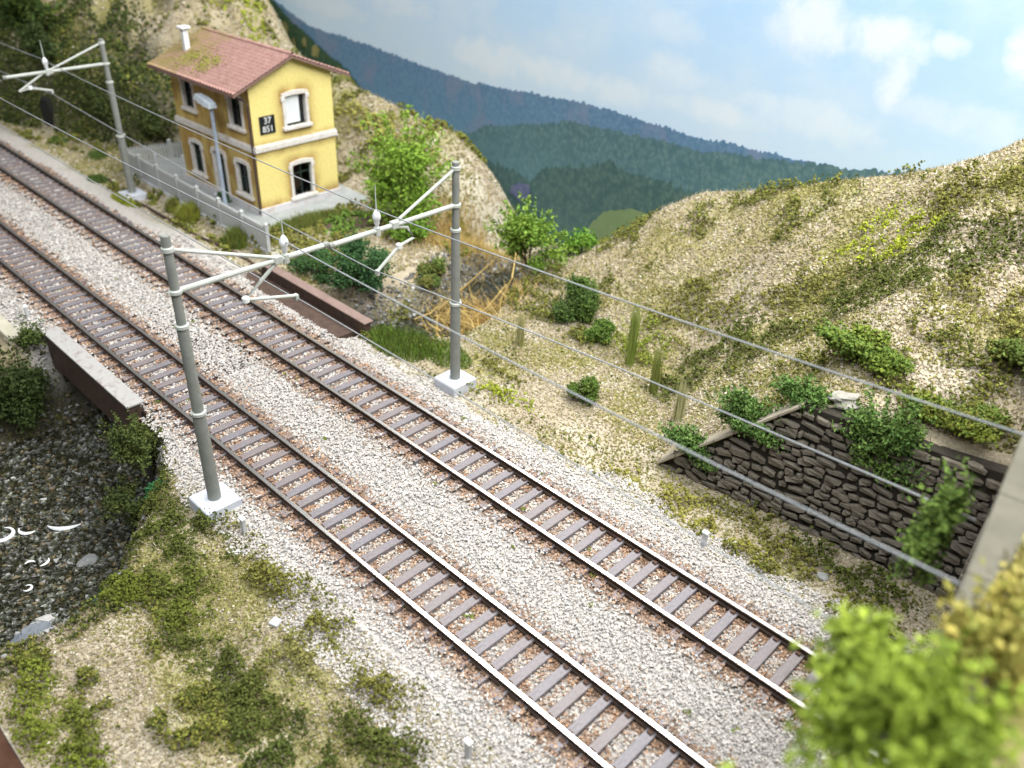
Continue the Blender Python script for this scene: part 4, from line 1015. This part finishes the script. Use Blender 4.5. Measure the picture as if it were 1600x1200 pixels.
# ------------------------------------------------------------------ loose scatter on ground and hills
def scatter(name, label, n, x0, x1, y0, y1, size, fn, kind='grain', flat=.8, lift=.02, xp=1.0):
    u = rs.rand(n); x = x0 + (x1 - x0) * u ** xp; y = rs.uniform(y0, y1, n)
    keep, col, sz = fn(x, y)
    x, y, col, sz = x[keep], y[keep], col[keep], sz[keep]
    P = np.stack([x, y, H(x, y) + (lift * rs.rand(len(x)) ** .8 * (.12 + 1.0 * ss(.42, .66, fbm(x - 11, y + 57, .5, 2))) if kind == 'clump' else lift)], 1)
    if kind in ('grain', 'clump'): V, F, C = grains(P, size * sz, col, flat)
    else: V, F, C = blades(P, size * sz, np.full(len(P), .015), col, .5)
    return tag(obj_np(name, V, F, M_CRUMB, col=C), label, 'ground cover', kind='stuff')
PATCH = [(-9.3, 27.6, 1.6, .9, LIME), (-8.4, 26.6, 1.3, .7, LIME), (-7.6, 25.6, 2.3, 1.5, MOSS), (-7.0, 28.0, 2.2, 1.3, OLIVE), (-14.5, 26.0, 2.0, 1.5, OLIVE), (-12.0, 24.0, 1.8, 1.4, MOSS), (-15.6, 24.0, 1.2, 1.2, (.17, .2, .03)),
         (-18.5, 19.4, 1.1, .5, OLIVE), (-17.2, 18.2, 1.3, .4, LIME), (-13.0, 22.6, 1.4, 1.0, MOSS), (-11, 26, 1.6, 1.0, OLIVE), (-4, 27.5, 2, 1.0, MOSS), (-5, 24.4, 1.6, .9, (.2, .19, .05)),
         (-9.0, 17.9, 2.6, .55, (.24, .23, .05)), (-6.5, 18.3, 2.6, .6, OLIVE), (-5.2, 18.6, 2.5, .6, MOSS), (-18.6, 6.5, 1.9, 1.1, MOSS), (-16.8, 6.1, 1.5, .7, (.11, .13, .025)), (-15.8, 5.7, 1.2, .6, (.12, .14, .025)), (-14.4, 5.3, 1.4, .5, MOSS), (-12.3, 5.3, 1.6, .5, MOSS), (-10.6, 5.2, 1.5, .7, (.07, .09, .02)),
         (-11.8, 7.4, .9, .4, OLIVE), (-13.2, 7.6, .8, .35, OLIVE), (-17.0, 7.4, .7, .4, MOSS), (-9.6, 6.6, 1.2, .5, MOSS), (-18.9, 8.8, .8, .2, LIME), (-15.2, 7.5, 1.0, .4, OLIVE), (-10.6, 7.4, .8, .35, OLIVE), (-12.4, 6.9, 1.0, .4, (.2, .19, .06)), (-15.6, 1.9, 1.2, .6, (.14, .165, .025)), (-14.6, 2.2, 1.0, .5, (.125, .145, .025)), (-13.2, 1.8, .9, .6, (.13, .16, .02)), (-18.4, 4.8, 1.3, .9, (.11, .13, .02)), (-19.6, 5.8, 1.5, 1.0, MOSS), (-20.6, 6.8, .9, .5, MOSS), (-21.5, 7.4, .8, .5, MOSS),
         (-33.5, 7.9, 1.5, .4, OLIVE), (-33.0, 20.6, 1.3, 2.4, OLIVE), (-32.4, 22.6, 1.2, 1.6, MID), (-31.0, 20.6, 1.2, 2.0, OLIVE), (-52, 29, 4, 1, LIME), (-60, 28, 4, 1.5, OLIVE), (-46, 27.5, 2, 1, OLIVE), (-38, 28.8, 3, .8, (.27, .26, .07)), (-34, 28.5, 2, .8, (.27, .26, .07))]
def greenness(x, y):
    g = np.zeros(len(x)); col = np.tile(np.array(OLIVE), (len(x), 1))
    w = fbm(x, y, .8, 3) - .5
    for (px, py, rx, ry, c) in PATCH:
        d = np.hypot((x - px) / rx, (y - py) / ry) + w * 1.1
        m = np.clip(1.25 - d, 0, 1); b = m > g; col[b] = c; g = np.maximum(g, m)
    return g, col
def in_water(x, y): t, b = stream(x, y); return (t < .12)
def under(x, y):
    return ((x > -31.5) & (x < -24.2) & (y > 8.1) & (y < 17.4)) | ((y > 8.2) & (y < 16.3))
def f_sand(lim):
    def fn(x, y):
        n = len(x); keep = ~in_water(x, y) & ~under(x, y) & lim(x, y) & ~((x > -46.2) & (x < -34.3) & (y > 18.4) & (y < 26))
        v = fbm(x, y, 2.6, 4); g, gcol = greenness(x, y)
        col = pick([SAND, PALE, TAN, HAY, (.54, .50, .40), (.28, .23, .155)], n, .12, [.34, .26, .14, .1, .09, .07])
        q = rs.rand(n) < .16 + ss(.45, .64, v) * .7
        col[q] = pick([OLIVE, (.24, .23, .08), (.20, .18, .07), HAY], q.sum(), .15)
        return keep, col, rs.uniform(.6, 1.3, n)
    return fn
scatter('sand_scatter', 'coarse beige scatter material covering the right hill', 55000, -26.5, -1.5, 19.6, 31.6, .052, f_sand(lambda x, y: (y > np.where(x > -11.2, wall_y(x) + .5, 17.2))))
scatter('sand_scatter', 'coarse beige scatter material on the left hills', 38000, -72, -27, 17, 31.5, .08, f_sand(lambda x, y: y > 16.6), xp=.75)
scatter('sand_scatter', 'beige scatter material on the flat strip beyond the tracks', 26000, -24, -2.0, 16.6, 24.0, .042, f_sand(lambda x, y: (y < np.where(x > -11.2, wall_y(x) - .1, 23.8))))
scatter('sand_scatter', 'beige and brown scatter material on the near bank', 36000, -23, -5, 1.2, 8.3, .036, f_sand(lambda x, y: x < 99))
scatter('grass_fibres', 'short dry grass fibres on the right hill', 26000, -24, -1.5, 19.8, 31.4, .16, f_sand(lambda x, y: (y > np.where(x > -11.2, wall_y(x) + .5, 22))), 'blade', lift=0)
scatter('grass_fibres', 'short dry grass fibres on the near bank', 16000, -21, -5, 1.2, 8.0, .12, f_sand(lambda x, y: x < 99), 'blade', lift=0)
scatter('grass_fibres', 'short dry grass fibres on the left hills', 15000, -66, -27, 18, 31.4, .26, f_sand(lambda x, y: y > 18), 'blade', lift=0)
def f_moss(thr):
    def fn(x, y):
        g, gcol = greenness(x, y); n = len(x)
        v = fbm(x + 31, y + 17, 1.5, 4); v2 = fbm(x - 11, y + 57, .5, 2)
        wild = ss(thr, thr + .1, v) * ss(.42, .58, v2) * .8
        bald = np.where((y > 16.5) & (y < 22.5) & (x > -23) & (x < -9), .15, 1) * np.where((y > 5.9) & (y < 8.3), .3, 1)
        p = np.maximum(g * ss(.30, .52, v2 + .06), wild * bald)
        keep = (rs.rand(n) < p) & ~in_water(x, y) & ~under(x, y) & ~((x > -46.2) & (x < -34.3) & (y > 18.4) & (y < 26)) & ~((x > -11.4) & (np.abs(y - wall_y(x) - .1) < .4))
        col = np.where((g > .1)[:, None], gcol, pick([OLIVE, MOSS, (.17, .18, .035)], n, 0)) * rs.uniform(.75, 1.3, (n, 1))
        return keep, col, rs.uniform(.6, 1.4, n)
    return fn
scatter('moss_clumps', 'olive and green foam clumps scattered on the right hill', 95000, -26, -1.5, 17.0, 31.2, .054, f_moss(.51), 'clump', 1.0, .36)
scatter('moss_clumps', 'olive and green foam clumps on the near bank', 100000, -24, -5, 1.2, 8.6, .042, f_moss(.50), 'clump', 1.0, .36)
scatter('moss_clumps', 'green foam clumps on the left hills', 60000, -72, -27, 17, 31.3, .10, f_moss(.52), 'clump', 1.0, .34, xp=.8)
def f_bank(x, y):
    t, b = stream(x, y); n = len(x)
    keep = (t > .05) & (t < 1) & (y < 8.6) & (rs.rand(n) < .9)
    col = pick([(.06, .075, .018), (.10, .115, .025), (.04, .05, .015), (.13, .14, .03), (.17, .14, .09)], n, .15)
    return keep, col, rs.uniform(.6, 1.4, n)
scatter('moss_clumps', 'dark green foam clumps on the banks of the gully', 30000, -33, -16, 1.2, 8.6, .05, f_bank, 'clump', 1.0, .22)
CB = lambda x: np.interp(x, [-112, -62, -56, -50, -48.2, -46.6], [15, 17.2, 19, 20.6, 22.4, 25.4])
def f_cliff(x, y):
    n = len(x); d = y - CB(x); w = fbm(x, y, 2.2, 3)
    keep = (d > -.05) & (rs.rand(n) < np.clip(1.25 - d / np.interp(x, [-60, -54, -48], [5.2, 3.4, 2.2]) + (w - .5) * 2.2, 0, 1)) & ~((np.abs(x + 57.2) < .55) & (d < .9))
    return keep, pick([(.045, .065, .018), (.07, .09, .02), (.03, .045, .014), (.10, .12, .03), (.13, .13, .05)], n, .2, [.3, .25, .2, .15, .1]), rs.uniform(.6, 1.5, n)
scatter('ivy_cover', 'dark green creeping growth over the cliff at upper left', 56000, -72, -46.5, 15, 26, .095, f_cliff, 'clump', 1.0, .4)
def f_fline(x, y):
    t, b = stream(x, y); n = len(x)
    keep = (t < .8)
    return keep, pick([(.11, .105, .095), (.17, .168, .16), (.26, .26, .255), (.07, .065, .05), (.42, .42, .41), (.20, .155, .10), (.14, .125, .07)], n, .2, [.2, .25, .18, .1, .05, .12, .1]), rs.uniform(.4, 1.5, n) ** 1.5
scatter('stream_pebbles', 'dark grey pebbles in the stream bed of the near gully', 15000, -31, -18, 1.2, 9.5, .075, f_fline, lift=.05)
scatter('stream_pebbles', 'dark grey pebbles in the little stream beyond the tracks', 6000, -27.5, -21, 18.2, 29, .075, f_fline, lift=.04)
def rock(name, x, y, r, col, label, z=None):
    bm = bmesh.new(); bmesh.ops.create_icosphere(bm, subdivisions=3, radius=1.0); q = np.random.RandomState(int(abs(x * 100 + y * 37)) % 9999)
    d = q.normal(size=(7, 3))
    for vt in bm.verts:
        s = 1 + .16 * math.sin(3 * vt.co.dot(Vector(d[0]))) + .10 * math.sin(5 * vt.co.dot(Vector(d[1]))); vt.co *= s + .05 * math.sin(9 * vt.co.dot(Vector(d[2]))) + .03 * math.sin(17 * vt.co.dot(Vector(d[3])))
        vt.co.x *= 1.25; vt.co.z *= .62
    me = bpy.data.meshes.new(name); bm.to_mesh(me); bm.free(); me.materials.append(mottled('rock_' + str(len(bpy.data.materials)), tuple(k * .75 for k in col), col, 2.5, .85, 0, .5, .05))
    o = bpy.data.objects.new(name, me); o.scale = (r, r, r); o.location = (x, y, (float(H(x, y)) if z is None else z) + r * .2); o.rotation_euler = (0, 0, rnd.uniform(0, 6)); link(o)
    return tag(o, label, 'rock', 'rocks')
rock('rock', -21.3, 3.5, .26, (.55, .54, .52), 'white rounded rock in the near stream bed')
rock('rock', -21.0, 3.15, .34, (.22, .24, .27), 'large blue grey rock at the lower edge of the near stream')
rock('rock', -20.9, 2.75, .30, (.17, .19, .22), 'dark slate rock below the blue grey rock in the near stream')
rock('rock', -22.9, 5.5, .26, (.30, .31, .30), 'flat pale rock at the shaded side of the near stream')
rock('rock', -6.6, 20.1, .34, (.40, .38, .33), 'white rock outcrop on the top corner of the stone wall')
rock('rock', -3.5, 19.95, .26, (.42, .40, .34), 'white rock on the wall top near the portal')
rock('rock', -5.2, 18.15, .13, (.42, .43, .42), 'small grey stone at the foot of the retaining wall')
rock('rock', -32.2, 7.75, .45, (.62, .58, .48), 'pale rounded rock left of the near bridge parapet')
# white resin ripples on the near stream
M_FOAM = NT('white_gloss_ripple').base((.80, .82, .82), .25, 0, .5)
for (x, y, ln, cv, a, w, lab) in [(-25.3, 5.2, 1.15, 1.5, .1, .07, 'white hook shaped ripple in the middle of the near stream'), (-25.8, 4.5, .75, 2.4, -.7, .05, 'white curved ripple left of the hook shaped one'),
                                  (-26.0, 3.7, 1.5, 4.6, -.6, .06, 'white ring shaped ripple at the left edge'), (-23.6, 4.3, .45, 2.0, 1.0, .035, 'short white ripple in the middle of the pebbles'), (-22.9, 3.55, .55, 4.5, .0, .03, 'small looped white ripple near the white rock'), (-24.0, 4.0, .35, -2, 2.2, .03, 'tiny white ripple left of the short one')]:
    pts = []; zb = float(np.interp(y, SB_Y, SB_Z)) + .13; p = Vector((x, y, zb)); th = a
    for k in range(15):
        pts.append(p.copy()); th += cv / 14; p = p + Vector((math.cos(th), math.sin(th), 0)) * ln / 14
    o = MB().tube(pts, [w * math.sin(math.pi * (k + .6) / 15.2) + .006 for k in range(15)], 6).build('water_ripple', M_FOAM, smooth=True); tag(o, lab, 'ripple', 'white water ripples')
# weeds between the sleepers
n = 420; cx_ = rs.uniform(-36, -4, 34); cy_ = rs.uniform(8.6, 16.2, 34); w = rs.randint(0, 34, n)
P = np.stack([cx_[w] + rs.normal(0, .05, n), cy_[w] + rs.normal(0, .05, n), np.full(n, -.19)], 1)
V, F, C = grains(P, rs.uniform(.015, .035, n), pick([LIME, MID, OLIVE], n), 1.2); tag(obj_np('weeds', V, F, M_CRUMB, col=C), 'tiny green weeds growing in the ballast', 'weeds', kind='stuff')
# solid block in the cliff, painted black for the darkness of a recess
o = MB().prism([(-.42, -.3), (.40, -.3), (.45, 1.2), (.28, 1.75), (-.2, 1.9), (-.48, 1.4)], 'y', -.05, .9).build('painted_niche', NT('niche_dark_paint').base((.01, .01, .008), .95), bevel=.03); o.location = (-57.2, 18.85, -.3); o.rotation_euler = (0, 0, .3)
tag(o, 'black block painted as the darkness of a recess in the ivy covered cliff at upper left', 'recess')
